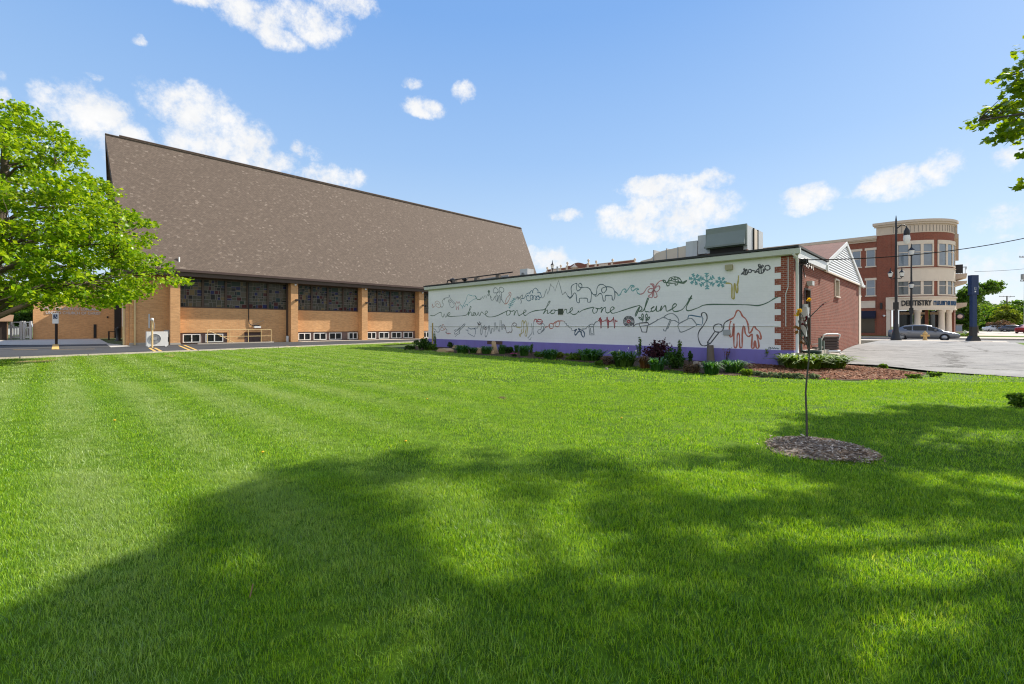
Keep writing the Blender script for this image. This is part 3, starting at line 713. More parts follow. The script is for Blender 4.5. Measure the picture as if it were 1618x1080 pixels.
# basement strip: brown panels and white sliding windows
b = MB()
b.box(3.4, 7.04, W0+.1, W0+.2, -.02, .95); b.build('basement_panel', MT['brown_panel'], church)
for i in range(1, 6):
  b = MB(); b.box(PIER[i]-.05, PIER[i+1]-PW+.05, W0+.1, W0+.2, -.02, .95)
  b.build('basement_panel', MT['brown_panel'], church)
b = MB(); b.box(8.41, 9.87, W0+.16, W0+.24, -.02, .95); b.box(8.41, 9.12, W0+.12, W0+.16, 0, .86); dd = b.build('basement_door', MT['brown_door'], church)
def bwin(x0, x1, deep=0.0):
    w_ = x1-x0; f = MB(); y = W0+.03-deep; z0, z1 = .12, .84
    for (p0, p1, q0, q1) in ((0,w_,0,.07), (0,w_,.65,.72), (0,.07,.07,.65), (w_-.07,w_,.07,.65), (w_/2-.04,w_/2+.04,.07,.65)):
        f.box(x0+p0, x0+p1, y, y+.07+deep, z0+q0, z0+q1)
    if deep: f.box(x0, x1, y+.03, W0+.1, z0-.01, z0+.02); f.box(x0, x1, y+.03, W0+.1, z1-.02, z1)
    o = f.build('basement_window', MT['white_trim'], church)
    g = MB(); g.poly([(x0+.07, y+.04, z0+.07), (x0+w_/2-.04, y+.04, z0+.07), (x0+w_/2-.04, y+.04, z1-.07), (x0+.07, y+.04, z1-.07)])
    g.poly([(x0+w_/2+.04, y+.05, z0+.07), (x0+w_-.07, y+.05, z0+.07), (x0+w_-.07, y+.05, z1-.07), (x0+w_/2+.04, y+.05, z1-.07)])
    g.build('pane', MT['glass_dark'], o)
for x0, x1 in ((3.8,5.05), (5.42,6.75), (13.2,14.39), (14.7,16.0), (16.3,17.63)): bwin(x0, x1)
bwin(18.3, 19.3, .25)
for dx in (0, 7.33, 14.6, 21.9):
    for x0, x1 in ((20.56,21.64), (21.99,23.27), (23.6,24.9), (25.2,26.5)): bwin(x0+dx, x1+dx)
# cable, junction box and lamp on the first bay
b = MB(); b.tube([(8.75,W0-.03,5.5),(8.75,W0-.03,2.3),(8.8,W0-.05,1.75),(9.1,W0-.1,1.55),(9.35,W0-.12,1.62)], .035, 6); b.build('conduit', MT['black_metal'], church)
b = MB(); b.box(9.15, 9.7, W0-.35, W0-.01, 1.35, 1.52); b.box(9.2, 9.62, W0-.20, W0-.02, 1.53, 1.62, 1); b.build('wall_light', [MT['white_trim'], MT['black_metal']], church)
b = MB(); b.prism([(9.0,W0-.2,1.62),(9.0,W0-.16,1.60),(10.0,W0-.16,2.05),(10.0,W0-.2,2.08)], (0,.06,0)); b.build('lamp_shade', MT['grey_metal'], church)
b = MB(); b.box(.62,.72,W0-.13,W0-.03,.02,5.6); b.box(-.02,.09,1.45,1.55,.02,5.6); b.build('downspout', MT['pole_cream'], church)
b = MB(); b.box(12.02,12.14,1.05,1.17,.15,5.6); b.build('downspout', MT['dark_brown'], church)
b = MB(); b.box(1.52,1.62,W0-.03,W0-.004,1.35,2.5); b.build('notice_plate', MT['pale_metal'], church)
# low brick wing with raised letters
b = MB(); b.box(-5.24, 2.49, 30, 30.4, 0, 6.5); b.box(-5.24, -4.9, 30.41, 44, 0, 6.5)
b.build('wall', MT['tan_brick'], church)
b = MB(); b.box(-5.5, 2.49, 29.7, 44, 6.51, 6.85); b.build('roof', MT['dark_brown'], church)
b = MB(); b.box(1.75, 2.45, 29.9, 29.99, .05, 5.2); b.build('door', MT['black_metal'], church)
b = MB(); b.box(-.16,.10,29.93,29.995,.1,1.75); b.build('slot_window', MT['black_metal'], church)
b = MB(); b.box(1.05,1.2,29.9,29.99,2.55,2.75); b.build('wall_light', MT['black_metal'], church)
lm = mat('sign_letter', (.62,.60,.57), .5, .08, 3)
text_mesh('lettering', 'FIRST CHURCH OF LOMBARD', .46, lm, church, (.38, 29.97, 3.42), align='RIGHT', ext=.025, bold=.006, xs=.78)
text_mesh('lettering', 'UNITED CHURCH OF CHRIST', .46, lm, church, (.52, 29.97, 2.94), align='RIGHT', ext=.025, bold=.006, xs=.78)
# ------------------------------------------------------------------ things in front of the church
def chthing(name, x, y, label, cat, group=None, z=0): return empty(name, CH(x, y, z), label, cat, group, ROTC)
hp = empty('heat_pump', gnd(248,547.5), 'white heat pump with a round fan grille against the church wall', 'heat pump', rz=ROTC)
b = MB(); b.box(-.62,.62,-.18,.22,.06,1.12); b.box(-.55,-.45,-.2,.24,0,.06); b.box(.45,.55,-.2,.24,0,.06); b.box(.621,.66,-.1,.2,.1,.35); b.box(.621,.65,-.1,.2,.7,.95); body = b.build('casing', MT['hp_white'], hp)
b = MB(); b.lathe([(.36,0),(.36,.03),(.33,.035),(.33,.008)], (0,0,0), 28); 
for k in range(5): b.lathe([(.05+.058*k,.012),(.062+.058*k,.03),(.074+.058*k,.012)], (0,0,0), 24, cap=False)
b.lathe([(.11,.0),(.11,.04)], (0,0,0), 16)
g = b.build('fan_grille', MT['grey_metal'], hp); g.location = (-.14,-.18,.6); g.rotation_euler = (radians(90),0,0)
bx = empty('meter_box', CH(2.75,.98), 'dark box with grey lid tucked between heat pump and pier', 'box', rz=ROTC)
b = MB(); b.box(-.2,.12,-.2,.2,0,.85); b.build('cabinet', MT['black_metal'], bx)
b = MB(); b.box(-.23,.14,-.24,.2,.86,1.2); b.build('lid', MT['grey_metal'], bx)
pl = empty('bollard', gnd(240.5,549.5), 'slim cream painted pole beside the white heat pump', 'pole')
b = MB(); b.tube([(0,0,0),(0,0,1.9)], .055, 12); b.build('post', MT['pole_cream'], pl)
b = MB(); b.lathe([(.05,1.88),(.10,1.92),(.09,2.03),(.03,2.08)], n=12); b.build('lamp', MT['lamp_glass'], pl)
b = MB(); b.tube([(.07,0,1.9),(.16,.02,1.6),(.12,.02,1.3),(.05,0,1.25)], .015, 6); b.build('cable', MT['grey_metal'], pl)
sg = empty('parking_sign', gnd(89,543.6,.05), 'small blue and white accessible parking sign on a dark post', 'sign')
b = MB(); b.box(-.07,.07,-.05,.05,0,1.75); b.build('post', MT['wood_dark'], sg)
b = MB(); b.box(-.25,.25,-.075,-.055,1.68,2.52); pn = b.build('sign_panel', MT['white_trim'], sg)
b = MB(); b.box(-.17,.17,-.082,-.076,2.05,2.42); b.build('symbol_field', MT['blue_sign'], pn)
b = MB(); b.lathe([(.028,0),(.028,.004)], (0,0,0), 10); wh = b.build('wheelchair_symbol', MT['white_trim'], pn); wh.location = (-.0,-.084,2.37); wh.rotation_euler = (radians(90),0,0)
b = MB(); pts = [(0.09*cos(a), 0, .09*sin(a)) for a in [radians(150+15*k) for k in range(15)]]
b.tube([(p[0]-.01,-.085,p[2]+2.16) for p in pts], .011, 5); b.tube([(0,-.085,2.34),(0,-.085,2.22),(.09,-.085,2.22),(.12,-.085,2.11)], .014, 5); b.build('wheelchair_symbol', MT['white_trim'], pn)
urn = empty('ash_urn', gnd(187,538.2,.05), 'black flared ash urn by the church entrance corner', 'urn')
b = MB(); b.lathe([(.30,0),(.30,.05),(.20,.12),(.17,.4),(.20,1.1),(.24,1.15),(.24,1.25)], n=18); b.build('body', MT['black_metal'], urn)
b = MB(); b.lathe([(.12,1.25),(.14,1.32),(.05,1.4)], n=14); b.build('cap', MT['black_metal'], urn)
tb = empty('side_table', gnd(179.5,536.6,.05), 'small dark wooden table behind the ash urn', 'table', rz=ROTC)
b = MB(); b.box(-.45,.45,-.3,.3,.86,.93); b.build('tabletop', MT['wood_dark'], tb)
for sx_ in (-.38,.38):
    for sy_ in (-.24,.24): b = MB(); b.box(sx_-.05,sx_+.05,sy_-.05,sy_+.05,0,.86); b.build('leg', MT['wood_dark'], tb)
gt = empty('gate', gnd(16,535.8,.05), 'grey picket gate between the shed and the brick wing', 'gate', rz=atan2((gnd(49,535.5)-gnd(16,535.8)).y, (gnd(49,535.5)-gnd(16,535.8)).x))
L_ = (gnd(49,535.5)-gnd(16,535.8)).length
for lx in (0, L_*.47, L_*.6, L_-.15):
    b = MB(); b.box(lx,lx+.16,-.08,.08,0,2.05); b.build('post', MT['pale_metal'], gt)
for (l0, l1) in ((.16, L_*.47), (L_*.6+.16, L_-.15)):
    b = MB(); b.box(l0,l1,-.04,.04,.12,.3); b.box(l0,l1,-.04,.04,1.25,1.4); b.box(l0,l1,-.04,.04,1.85,1.97); b.box(l0,l0+.07,-.038,.038,1.40,1.85); b.box(l1-.07,l1,-.038,.038,1.40,1.85)
    k = l0+.05
    while k < l1-.06: b.box(k,k+.06,-.035,.035,.3,1.25); k += .13
    b.build('picket_panel', MT['pale_metal'], gt)
sh = empty('wooden_shelter', gnd(3,536.5,.05), 'dark timber shelter with a plank roof at the left edge', 'shelter', rz=ROTC)
b = MB(); b.box(-2.2,.35,.0,1.6,0,1.95); b.build('wall', MT['wood_dark'], sh)
b = MB(); b.prism([(-2.5,-.5,1.95),(-2.5,-.5,2.05),(-2.5,2,2.75),(-2.5,2,2.65)], (3.3,0,0)); b.build('roof', MT['wood_brown'], sh)
b = MB(); b.box(.36,.46,-.1,.0,0,1.9); b.box(.36,.44,.3,.5,.9,1.7); b.build('post', MT['wood_brown'], sh)
rl = chthing('handrail', 5.3, .0, 'pale pipe guard rail round the basement stair of the church', 'railing')
b = MB(); T = .022
for x in (0,1.65,3.1,4.15,5.0,): b.tube([(x,0,0),(x,0,1.2)], T*1.1, 8)
b.tube([(0,0,1.2),(5.0,0,1.2)], T, 8); b.tube([(.9,0,.62),(5.0,0,.62)], T, 8); b.build('rail', MT['pole_cream'], rl)
for hp_ in ([(.05,.1,1.15),(1.2,.5,.62),(2.2,.85,.05)], [(5.0,.0,1.2),(5.0,1.1,1.2)], [(0,0,1.2),(0,1.1,1.2)]): b = MB(); b.tube(hp_, T, 8); b.build('handrail', MT['pole_cream'], rl)
kb = chthing('stair_curb', 4.6, -.12, 'low concrete curb under the stair railing', 'curb')
b = MB(); b.box(0,5.9,-.05,.2,-.05,.09); b.box(5.75,5.9,.2,1.25,-.05,.09); b.build('curb', MT['pavement'], kb)
tag(kb.children[0], None); 
wb = chthing('white_canister', 12.0, .75, 'small white canister at the foot of a church pier', 'canister')
b = MB(); b.lathe([(.13,0),(.14,.05),(.14,.5),(.1,.58)], n=12); b.build('body', MT['pale_metal'], wb)
# ------------------------------------------------------------------ mural building
mb = empty('mural_building', OM, 'low white painted block building with line drawings on its long wall', 'building', rz=ROTM)
LN = 23.76; LE = 15.57
b = MB(); b.box(0, .3, .43, LN, .58, 4.2); b.box(.3, 16, LN-.3, LN-.002, 0, 4.2, 0); b.build('wall', MT['block_white'], mb)
b = MB(); b.box(-.035, .3, -.02, LN+.02, -.1, .585); b.build('foundation', MT['purple'], mb)
b = MB(); b.box(-.004, .3, -.004, .43, .586, 4.18)
for z1 in (3.81,3.34,2.87,2.40,1.94,1.47,1.01): b.box(-.004, .05, .431, .645, z1-.234, z1)
b.build('quoin', MT['quoin_brick'], mb)
# end wall with door and window openings
b = MB()
def wallx(x0, x1, z0, z1): b.box(x0, x1, 0, .3, z0, z1)
wallx(.301, 1.7, .1, 4.06); wallx(1.7, 2.65, 3.03, 4.06); wallx(1.7, 2.65, .1, .72); wallx(2.65, 7.94, .1, 4.06)
wallx(7.94, 8.99, .1, 3.06); wallx(7.94, 8.99, 3.84, 4.06); wallx(8.99, LE, .1, 4.06)
b.build('wall', MT['red_brick'], mb)
b = MB(); b.box(LE, 16.35, -.03, .3, .2, 4.05); b.box(16.05, 16.35, .3, LN, .2, 4.05); b.build('pilaster', MT['stone_light'], mb)
b = MB(); b.box(1.7, 2.65, .12, .2, .73, 3.02); dr = b.build('door', mat('door_maroon', (.07,.022,.022), .5, .1, 3), mb)
q = MB(); q.lathe([(.035,0),(.035,.03),(.02,.06)], (0,0,0), 10); h = q.build('handle', MT['rim'], dr); h.location = (1.82,.11,1.8); h.rotation_euler = (radians(90),0,0)
b = MB(); b.box(1.64,1.72,-.02,.1,.73,3.06); b.box(2.63,2.70,-.02,.1,.73,3.06); b.box(1.72,2.63,-.02,.1,3.0,3.06); b.build('door_frame', MT['dark_brown'], mb)
b = MB(); b.box(2.05,2.42,-.2,-.002,3.18,3.36); b.build('wall_light', MT['pale_metal'], mb)
b = MB(); b.box(7.9,7.98,-.05,.1,3.02,3.9); b.box(8.95,9.03,-.05,.1,3.02,3.9); b.box(7.98,8.95,-.05,.1,3.84,3.92); b.box(7.85,9.06,-.09,.1,2.97,3.03); wf = b.build('window', MT['stone_light'], mb)
b = MB(); b.box(7.98,8.95,.12,.14,3.03,3.84); b.build('pane', MT['glass_dark'], wf)
# eaves, gutter, roof
b = MB(); b.box(-.05, .3, .0, LN+.2, 4.201, 4.40); b.build('fascia', MT['white_trim'], mb)
b = MB(); b.prism([(-.06,-.25,4.23), (-.17,-.25,4.23), (-.22,-.25,4.40), (-.2,-.25,4.43), (-.06,-.25,4.43)], (0,LN+.55,0)); gu = b.build('gutter', MT['gutter'], mb)
b = MB(); b.prism([(-.065,-.2,4.19), (-.155,-.2,4.19), (-.165,-.2,4.226), (-.065,-.2,4.226)], (0,LN+.45,0)); b.build('gutter_lip', MT['green_stain'], gu)
b = MB(); b.box(-.26, 5.3, -.22, LN+.3, 4.45, 4.53); b.box(5.3, 16.3, .4, LN+.3, 4.40, 4.52); b.build('roof', MT['roof_tar'], mb)
b = MB(); b.box(-.05,5.25,-.16,.0,4.07,4.42); b.box(5.05,5.25,-.22,-.161,4.0,4.3); b.build('fascia_board', MT['white_siding'], mb)
b = MB()
P0, PK, P1 = Vector((4.9,-.12,4.38)), Vector((10.56,-.12,6.1)), Vector((16.75,-.12,4.12))
def roofslab(p, q, m0, y1):
    n = Vector((-(q-p).z, 0, (q-p).x)).normalized(); n = n if n.z > 0 else -n
    b.prism([p, q, q-n*.1, p-n*.1], (0, y1, 0), m0)
roofslab(P0, PK, 0, 19.0); roofslab(PK+Vector((.001,0,.002)), P1, 0, 19.0)
gr = b.build('gable_roof', MT['red_shingle'], mb)
b = MB(); b.lathe([(.16,0),(.2,.12),(.28,.14),(.26,.26),(.1,.32)], (0,0,0), 12); sv = b.build('roof_vent', MT['white_trim'], gr); sv.location = (8.2, 3.1, 5.42)
b = MB(); z = 4.1; rows = 0
def gx(z_): t0 = (z_-4.10)/(6.0-4.10); return 5.05+(10.56-5.05)*t0, 16.2+(10.56-16.2)*t0
while z < 5.85:
    a0, c0 = gx(z); a1, c1 = gx(z+.125)
    b.prism([(a0,-.10,z), (c0,-.10,z), (c1,-.055,z+.125), (a1,-.055,z+.125)], (0,.05,0)); z += .125
b.build('gable_siding', MT['white_siding'], mb)
b = MB()
for p, q in ((P0, PK), (P1, PK)):
    n = Vector((-(q-p).z, 0, (q-p).x)).normalized(); n = n if n.z > 0 else -n
    b.prism([p-n*.005+Vector((0,-.03,0)), q-n*.005+Vector((0,-.03,0)), q-n*.2+Vector((0,-.03,0)), p-n*.2+Vector((0,-.03,0))], (0,.06,0))
b.box(15.4,16.8,-.2,-.05,3.98,4.12)
b.build('rake_board', MT['white_trim'], mb)
b = MB(); b.box(5.1,16.2,-.115,-.05,4.02,4.095); b.build('trim_board', MT['stone_light'], mb)
# downspout, conduits, cable bundle
b = MB(); b.tube([(-.16,-.02,4.22),(-.05,-.10,4.1),(.06,-.10,3.95),(.06,-.10,.75),(-.02,-.12,.6),(-.16,-.16,.48)], .055, 8); b.build('downspout', MT['gutter'], mb)
b = MB(); b.tube([(.62,-.04,.8),(.62,-.04,4.0)], .03, 6); b.tube([(.78,-.04,1.3),(.78,-.04,3.9)], .022, 6); b.tube([(1.0,-.04,2.2),(1.0,-.04,4.0)], .03, 6)
b.tube([(.78,-.05,1.4),(1.2,-.1,1.1),(1.4,-.04,1.0)], .02, 6); b.build('conduit', MT['black_metal'], mb)
b = MB(); rr = random.Random(4)
for k in range(5):
    pts = [(.25+.02*k,-.15-.03*k,4.05)]
    for j in range(8): a = j*.8+k; pts.append((.42+.16*cos(a)+.02*k, -.16-.04*k, 3.98+.11*sin(a)))
    b.tube(pts, .022, 6)
for k in range(6):
    x = .7+.3*k; b.tube([(x-.25,-.14,4.06),(x,-.2,3.86-.04*(k % 3)),(x+.2,-.14,4.02)], .012, 5)
b.tube([(.8,-.1,4.0),(.95,-.14,3.6),(1.2,-.12,3.4),(1.5,-.06,3.55)], .014, 5); b.build('cable_bundle', MT['black_metal'], mb)
b = MB(); b.box(1.02,1.42,-.22,-.0,1.85,2.25); b.box(1.08,1.36,-.18,-.0,1.1,1.82); b.lathe([(.13,0),(.13,.12)], (1.22,-.1,2.26), 12); b.build('electric_meter', MT['pale_metal'], mb)
b = MB(); b.tube([(-.02,.5,1.515),(-.02,LN-.2,1.515)], .012, 6); b.tube([(-.022,.26,1.5),(-.022,.26,2.75),(-.022,.18,3.0),(-.022,.18,4.15)], .016, 6); b.build('conduit', MT['gutter'], mb)
a_, z_ = wall_a(1148.5, 525); b = MB(); b.box(-.06,-.001,a_-.14,a_+.14,z_-.1,z_+.12); b.build('outlet_box', MT['grey_metal'], mb)
a_, z_ = wall_a(1152.5, 422.5); b = MB(); b.box(-.12,-.001,a_-.14,a_+.14,z_-.1,z_+.12); b.build('vent_hood', mat('tan_box', (.40,.36,.22), .7, .2, 4), mb)
a_, z_ = wall_a(886, 492); b = MB(); b.box(-.03,-.001,a_-.17,a_+.17,z_-.16,z_+.16); b.build('vent_grille', mat('vent_green', (.07,.085,.06), .8, .3, 9), mb)
a_, z_ = wall_a(779, 538); b = MB(); b.box(-.05,-.036,a_-.9,a_+.5,.36,.57); b.build('patch', mat('patch_brown', (.10,.06,.05), .9, .4, 3), mb)
# painted line drawings
def crop(x0, y0, s): return lambda u, v: (x0+u/s, y0+v/s)
CA, CB, CC = crop(680, 430, 8.09), crop(840, 420, 8.09), crop(1020, 400, 6.75)
INK = {}
def ink(n, c): INK[n] = mat('mural_'+n, tuple(.80*x+.20*.42 for x in c), .7, .3, 8); return INK[n]
ink('green', (.020,.095,.035)); ink('grey', (.16,.19,.20)); ink('navy', (.02,.07,.14)); ink('slate', (.045,.10,.13)); ink('black', (.02,.022,.03)); ink('red', (.42,.02,.03)); ink('orange', (.50,.10,.045))
ink('teal', (.10,.38,.42)); ink('aqua', (.10,.36,.38)); ink('pink', (.50,.17,.18)); ink('yellow', (.48,.38,.05)); ink('brown', (.11,.06,.05)); ink('blue', (.025,.13,.22)); ink('faded', (.50,.45,.42)); ink('olive', (.10,.13,.08)); ink('salmon', (.50,.22,.15))
ZO = [0]
def catmull(P, closed=False, k=4):
    if len(P) < 3: return P
    out = []; n = len(P)
    for i in range(n if closed else n-1):
        p0, p1, p2, p3 = (P[(i+j-1) % n] if closed else P[max(0, min(n-1, i+j-1))] for j in range(4))
        for t in range(k):
            t = t/k
            out.append(tuple(.5*((2*p1[d])+(-p0[d]+p2[d])*t+(2*p0[d]-5*p1[d]+4*p2[d]-p3[d])*t*t+(-p0[d]+3*p1[d]-3*p2[d]+p3[d])*t**3) for d in (0,1)))
    out.append(P[0] if closed else P[-1]); return out
def drawing(name, col, strokes, w=.04):
    b = MB()
    for st in strokes:
        cr, pts = st[0], st[1]; sm = st[2] if len(st) > 2 else True; closed = st[3] if len(st) > 3 else False
        P = [wall_a(*cr(u, v)) for u, v in pts]
        if closed and not sm: P = P+[P[0]]
        if sm: P = catmull(P, closed)
        Q = [P[0]]
        for p in P[1:]:
            if hypot(p[0]-Q[-1][0], p[1]-Q[-1][1]) > .008: Q.append(p)
        if len(Q) < 2: continue
        ZO[0] = (ZO[0]+1) % 25; x = -.0025-.00022*ZO[0]; w0 = w*.88; L = []; R = []
        for i, p in enumerate(Q):
            a, c = Q[max(0, i-1)], Q[min(len(Q)-1, i+1)]
            t = (c[0]-a[0], c[1]-a[1]); l = hypot(*t) or 1; nn = (-t[1]/l, t[0]/l); ww = w0/2*(1+.22*sin(i*.61)+.1*sin(i*1.7+w*99))
            L.append((x, p[0]+nn[0]*ww, p[1]+nn[1]*ww)); R.append((x, p[0]-nn[0]*ww, p[1]-nn[1]*ww))
        n = len(Q); b.add(L+R, [(i, i+1, n+i+1, n+i) for i in range(n-1)])
    return b.build(name, INK[col], mb)
ell = lambda cx, cy, rx, ry, a0=0, a1=360, n=14: [(cx+rx*cos(radians(a0+(a1-a0)*k/n)), cy+ry*sin(radians(a0+(a1-a0)*k/n))) for k in range(n+1)]
# the sentence
drawing('lettering', 'green', [
 (CA, [(0,550),(45,553),(100,522),(130,510),(140,515),(148,560),(165,570),(178,530),(192,570),(208,560),(215,525),(222,560),(250,535),(247,514),(228,525),(228,558),(262,565),(300,562),(450,548),(490,505),(522,450),(512,436),(496,495),(484,552),(502,516),(520,506),(528,550),(545,545),(570,515),(548,520),(545,550),(570,545),(580,515),(582,550),(605,535),(612,508),(630,555),(655,505),(690,535),(730,512),(716,492),(700,520),(716,555),(760,570),(850,555),(950,508),(1000,486),(975,500),(975,545),(1010,540),(1025,505),(1004,488),(1045,497),(1072,488),(1070,550),(1090,502),(1112,488),(1125,545),(1150,545),(1180,525),(1225,497),(1206,480),(1190,518),(1212,553),(1260,520),(1340,490),(1430,480)]),
 (CB, [(110,562),(160,556),(200,515),(236,456),(217,458),(178,555),(150,610),(188,566),(205,568),(200,605),(228,598),(268,562),(246,575),(250,607),(288,600),(302,566),(280,560),(322,568),(348,560),(350,604),(368,565),(382,602),(402,603),(420,560),(448,556),(450,600),(480,595),(520,560),(524,535),(502,540),(490,588),(530,618),(568,612),(588,592),(600,574),(606,592),(660,560),(760,532),(800,530),(780,560),(792,602),(828,592),(842,552),(816,535),(868,546),(902,530),(886,600),(912,550),(944,526),(950,588),(980,598),(1020,568),(1055,542),(1032,520),(1005,556),(1026,600),(1080,595),(1200,555),(1350,510),(1386,510),(1352,598),(1332,640),(1326,618),(1370,532),(1400,520),(1410,556),(1372,580),(1424,574),(1470,480),(1496,416),(1480,420),(1450,520),(1452,580),(1482,582),(1508,588),(1531,572)]),
 (CC, [(56,592),(95,566),(64,584),(66,618),(100,605),(118,560),(116,612),(150,610),(172,558),(160,614),(190,572),(214,560),(222,612),(250,610),(300,580),(330,552),(312,536),(285,570),(300,615),(350,615),(410,580),(494,448),(442,556),(436,600),(470,610),(560,580),(650,547),(900,545),(1100,549),(1200,556),(1290,530),(1380,478),(1415,462)]),
 (CC, [(455,487),(498,480)], False)], .052)
# upper band, from the far end to the corner
drawing('fish_drawing', 'salmon', [(CA, [(22,405),(40,440),(62,430),(60,390),(85,365),(120,390),(128,440),(95,445),(70,420),(90,395),(112,420)]), (CA, [(30,400),(22,440),(45,452)])])
drawing('seahorse_drawing', 'olive', [(CA, [(128,430),(150,445),(170,410),(150,380),(168,345),(190,330),(178,355)])])
drawing('dog_drawing', 'grey', [(CA, [(168,340),(190,328),(235,318),(240,288),(256,330),(300,380),(318,402)]), (CA, [(232,350),(236,380),(258,438),(290,446),(306,420),(280,380),(250,350),(238,372),(262,388)])])
drawing('piglet_drawing', 'pink', [(CA, [(320,405),(340,372),(352,400),(368,374),(382,410),(360,430),(362,478),(345,440),(332,478),(330,430),(320,405)])])
drawing('whale_drawing', 'teal', [(CA, [(382,410),(410,440),(412,465),(420,420),(440,440),(452,412),(478,412),(470,430)]), (CA, [(425,412),(455,360),(478,290),(510,292),(545,302),(572,298),(590,330),(545,350),(490,395)])])
drawing('meadow_drawing', 'green', [(CA, [(570,300),(600,345),(640,345),(650,318),(655,338),(672,305),(680,335),(702,290),(712,328),(732,280),(745,305),(748,235),(738,245),(755,240),(752,270),(765,300),(782,322)], False), (CA, ell(748,245,10,14))], .045)
drawing('grove_drawing', 'grey', [(CA, [(765,300),(780,350),(800,355),(815,330),(835,300),(838,350),(858,368),(850,290),(845,262),(815,262),(805,240),(822,198),(850,205),(868,240),(850,262)]), (CA, [(905,350),(910,260),(885,240),(880,205),(905,188),(938,210),(935,245),(910,258)]), (CA, [(858,368),(868,310),(850,290),(855,262),(880,250),(892,285),(880,305),(878,385),(892,380),(895,300)]), (CA, [(908,340),(925,370),(950,402)])], .045)
drawing('seal_drawing', 'orange', [(CA, [(945,402),(980,396),(1015,330),(1032,280),(1020,252),(1003,262),(1012,290),(985,315),(965,360),(968,398)])])
drawing('feather_drawing', 'aqua', [(CA, [(1018,460),(1022,420),(1050,370),(1078,325)])]+[(CA, [(1022+12*k,420-20*k),(998+14*k,412-20*k)], False) for k in range(5)]+[(CA, [(1022+12*k,424-20*k),(1050+10*k,430-20*k)], False) for k in range(5)]+[(CA, [(1018,460),(1003,440)], False)], .05)
drawing('butterfly_drawing', 'grey', [(CA, [(1085,330),(1125,325),(1120,345),(1145,325),(1165,295),(1180,290),(1170,335),(1150,340),(1165,370),(1155,400)]), (CA, [(1105,310),(1140,320)])], .045)
drawing('cloud_drawing', 'blue', [(CA, [(1175,335),(1205,325),(1225,280),(1265,262),(1275,278)]), (CA, [(1270,268),(1290,235),(1312,245),(1305,265),(1315,225),(1345,200),(1378,235),(1372,262),(1400,255),(1415,290),(1420,318),(1395,322),(1385,290)]), (CA, [(1260,300),(1235,300),(1228,340),(1255,365),(1285,350),(1275,310),(1300,290),(1325,330),(1300,345),(1312,308),(1340,300),(1365,340),(1340,350),(1360,305),(1385,310),(1400,340),(1375,345)])], .048)
drawing('mountain_drawing', 'grey', [(CB, [(135,410),(160,390),(190,295),(208,360),(222,320),(245,225),(262,262),(272,255),(300,322),(325,240),(345,185),(362,245),(395,370),(415,350),(430,330),(450,362),(470,400)], False)], .04)
drawing('elephant_drawing', 'slate', [(CB, [(465,385),(490,400),(515,375),(505,290),(520,245),(570,222),(580,235),(572,280),(590,318),(628,290),(645,255),(628,222),(608,225),(602,255),(630,275),(700,272),(740,290),(765,340),(760,420),(752,458),(715,458),(712,415),(660,410),(612,415),(612,462),(590,468),(575,440),(568,360),(545,345),(520,385),(495,412),(478,408)]), (CB, [(762,325),(785,360),(815,375)])], .05)
drawing('elephant_drawing', 'slate', [(CB, [(800,365),(830,358),(835,290),(860,245),(905,235),(950,262),(958,300),(925,342),(900,330),(898,290),(935,270),(985,265),(1035,280),(1060,320),(1065,390),(1050,432),(1032,428),(1025,380),(985,375),(945,380),(940,440),(918,445),(908,400),(895,358),(870,350),(840,380),(810,385)]), (CB, [(1062,322),(1090,345),(1105,370)])], .05)
drawing('wave_drawing', 'aqua', [(CB, [(1100,370),(1130,368),(1160,310),(1190,292),(1210,310),(1190,325),(1205,335),(1240,290),(1270,250),(1305,250),(1310,268),(1285,265),(1272,290),(1290,318),(1320,300),(1350,282),(1368,300),(1345,305),(1355,345),(1385,360)])], .05)
drawing('flower_drawing', 'pink', [(CB, [(1385,360),(1430,345),(1480,275),(1510,262)]), (CC, [(88,380),(50,375),(28,395),(30,410),(60,418),(88,385),(75,340),(50,325),(88,330),(95,378),(125,350),(150,352),(148,385),(112,412),(92,385),(118,430),(122,460),(95,470),(88,440),(86,390),(60,432),(32,455),(50,470),(72,470),(75,430),(90,385)]), (CC, [(92,380),(120,330),(150,297),(178,290)])], .05)
drawing('turtle_drawing', 'green', [(CC, [(182,285),(210,290),(218,312),(240,300),(262,262),(310,250),(360,265),(392,305),(415,300),(440,290),(425,308),(398,318),(345,312),(290,318),(222,312)]), (CC, [(182,285),(200,310),(218,312),(232,345),(252,340),(250,322)]), (CC, [(315,320),(320,338),(342,330),(345,314)]), (CC, [(242,300),(270,290),(320,300),(388,305)]), (CC, [(270,290),(282,262)]), (CC, [(318,300),(312,250)]), (CC, [(282,265),(315,280),(352,265)]), (CC, [(352,302),(345,276)])], .048)
def flake(cx, cy, r, a0):
    out = []
    for k in range(6):
        a = radians(a0+60*k); c, s = cos(a), sin(a)
        out.append((CC, [(cx,cy),(cx+r*c,cy+r*s)], False))
        for q in (.5,.78):
            for da in (-.9,.9): out.append((CC, [(cx+r*q*c,cy+r*q*s),(cx+r*q*c+r*.3*cos(a+da),cy+r*q*s+r*.3*sin(a+da))], False))
    return out
drawing('snowflake_drawing', 'aqua', flake(525,275,62,10)+flake(655,295,88,28)+flake(805,305,58,5), .05)
drawing('honey_drawing', 'yellow', [(CC, [(855,318),(885,318),(918,330),(922,380),(922,470),(932,482),(945,470),(945,335),(955,332),(965,400),(975,422),(982,400),(985,350),(978,340),(988,300),(992,235)])], .062)
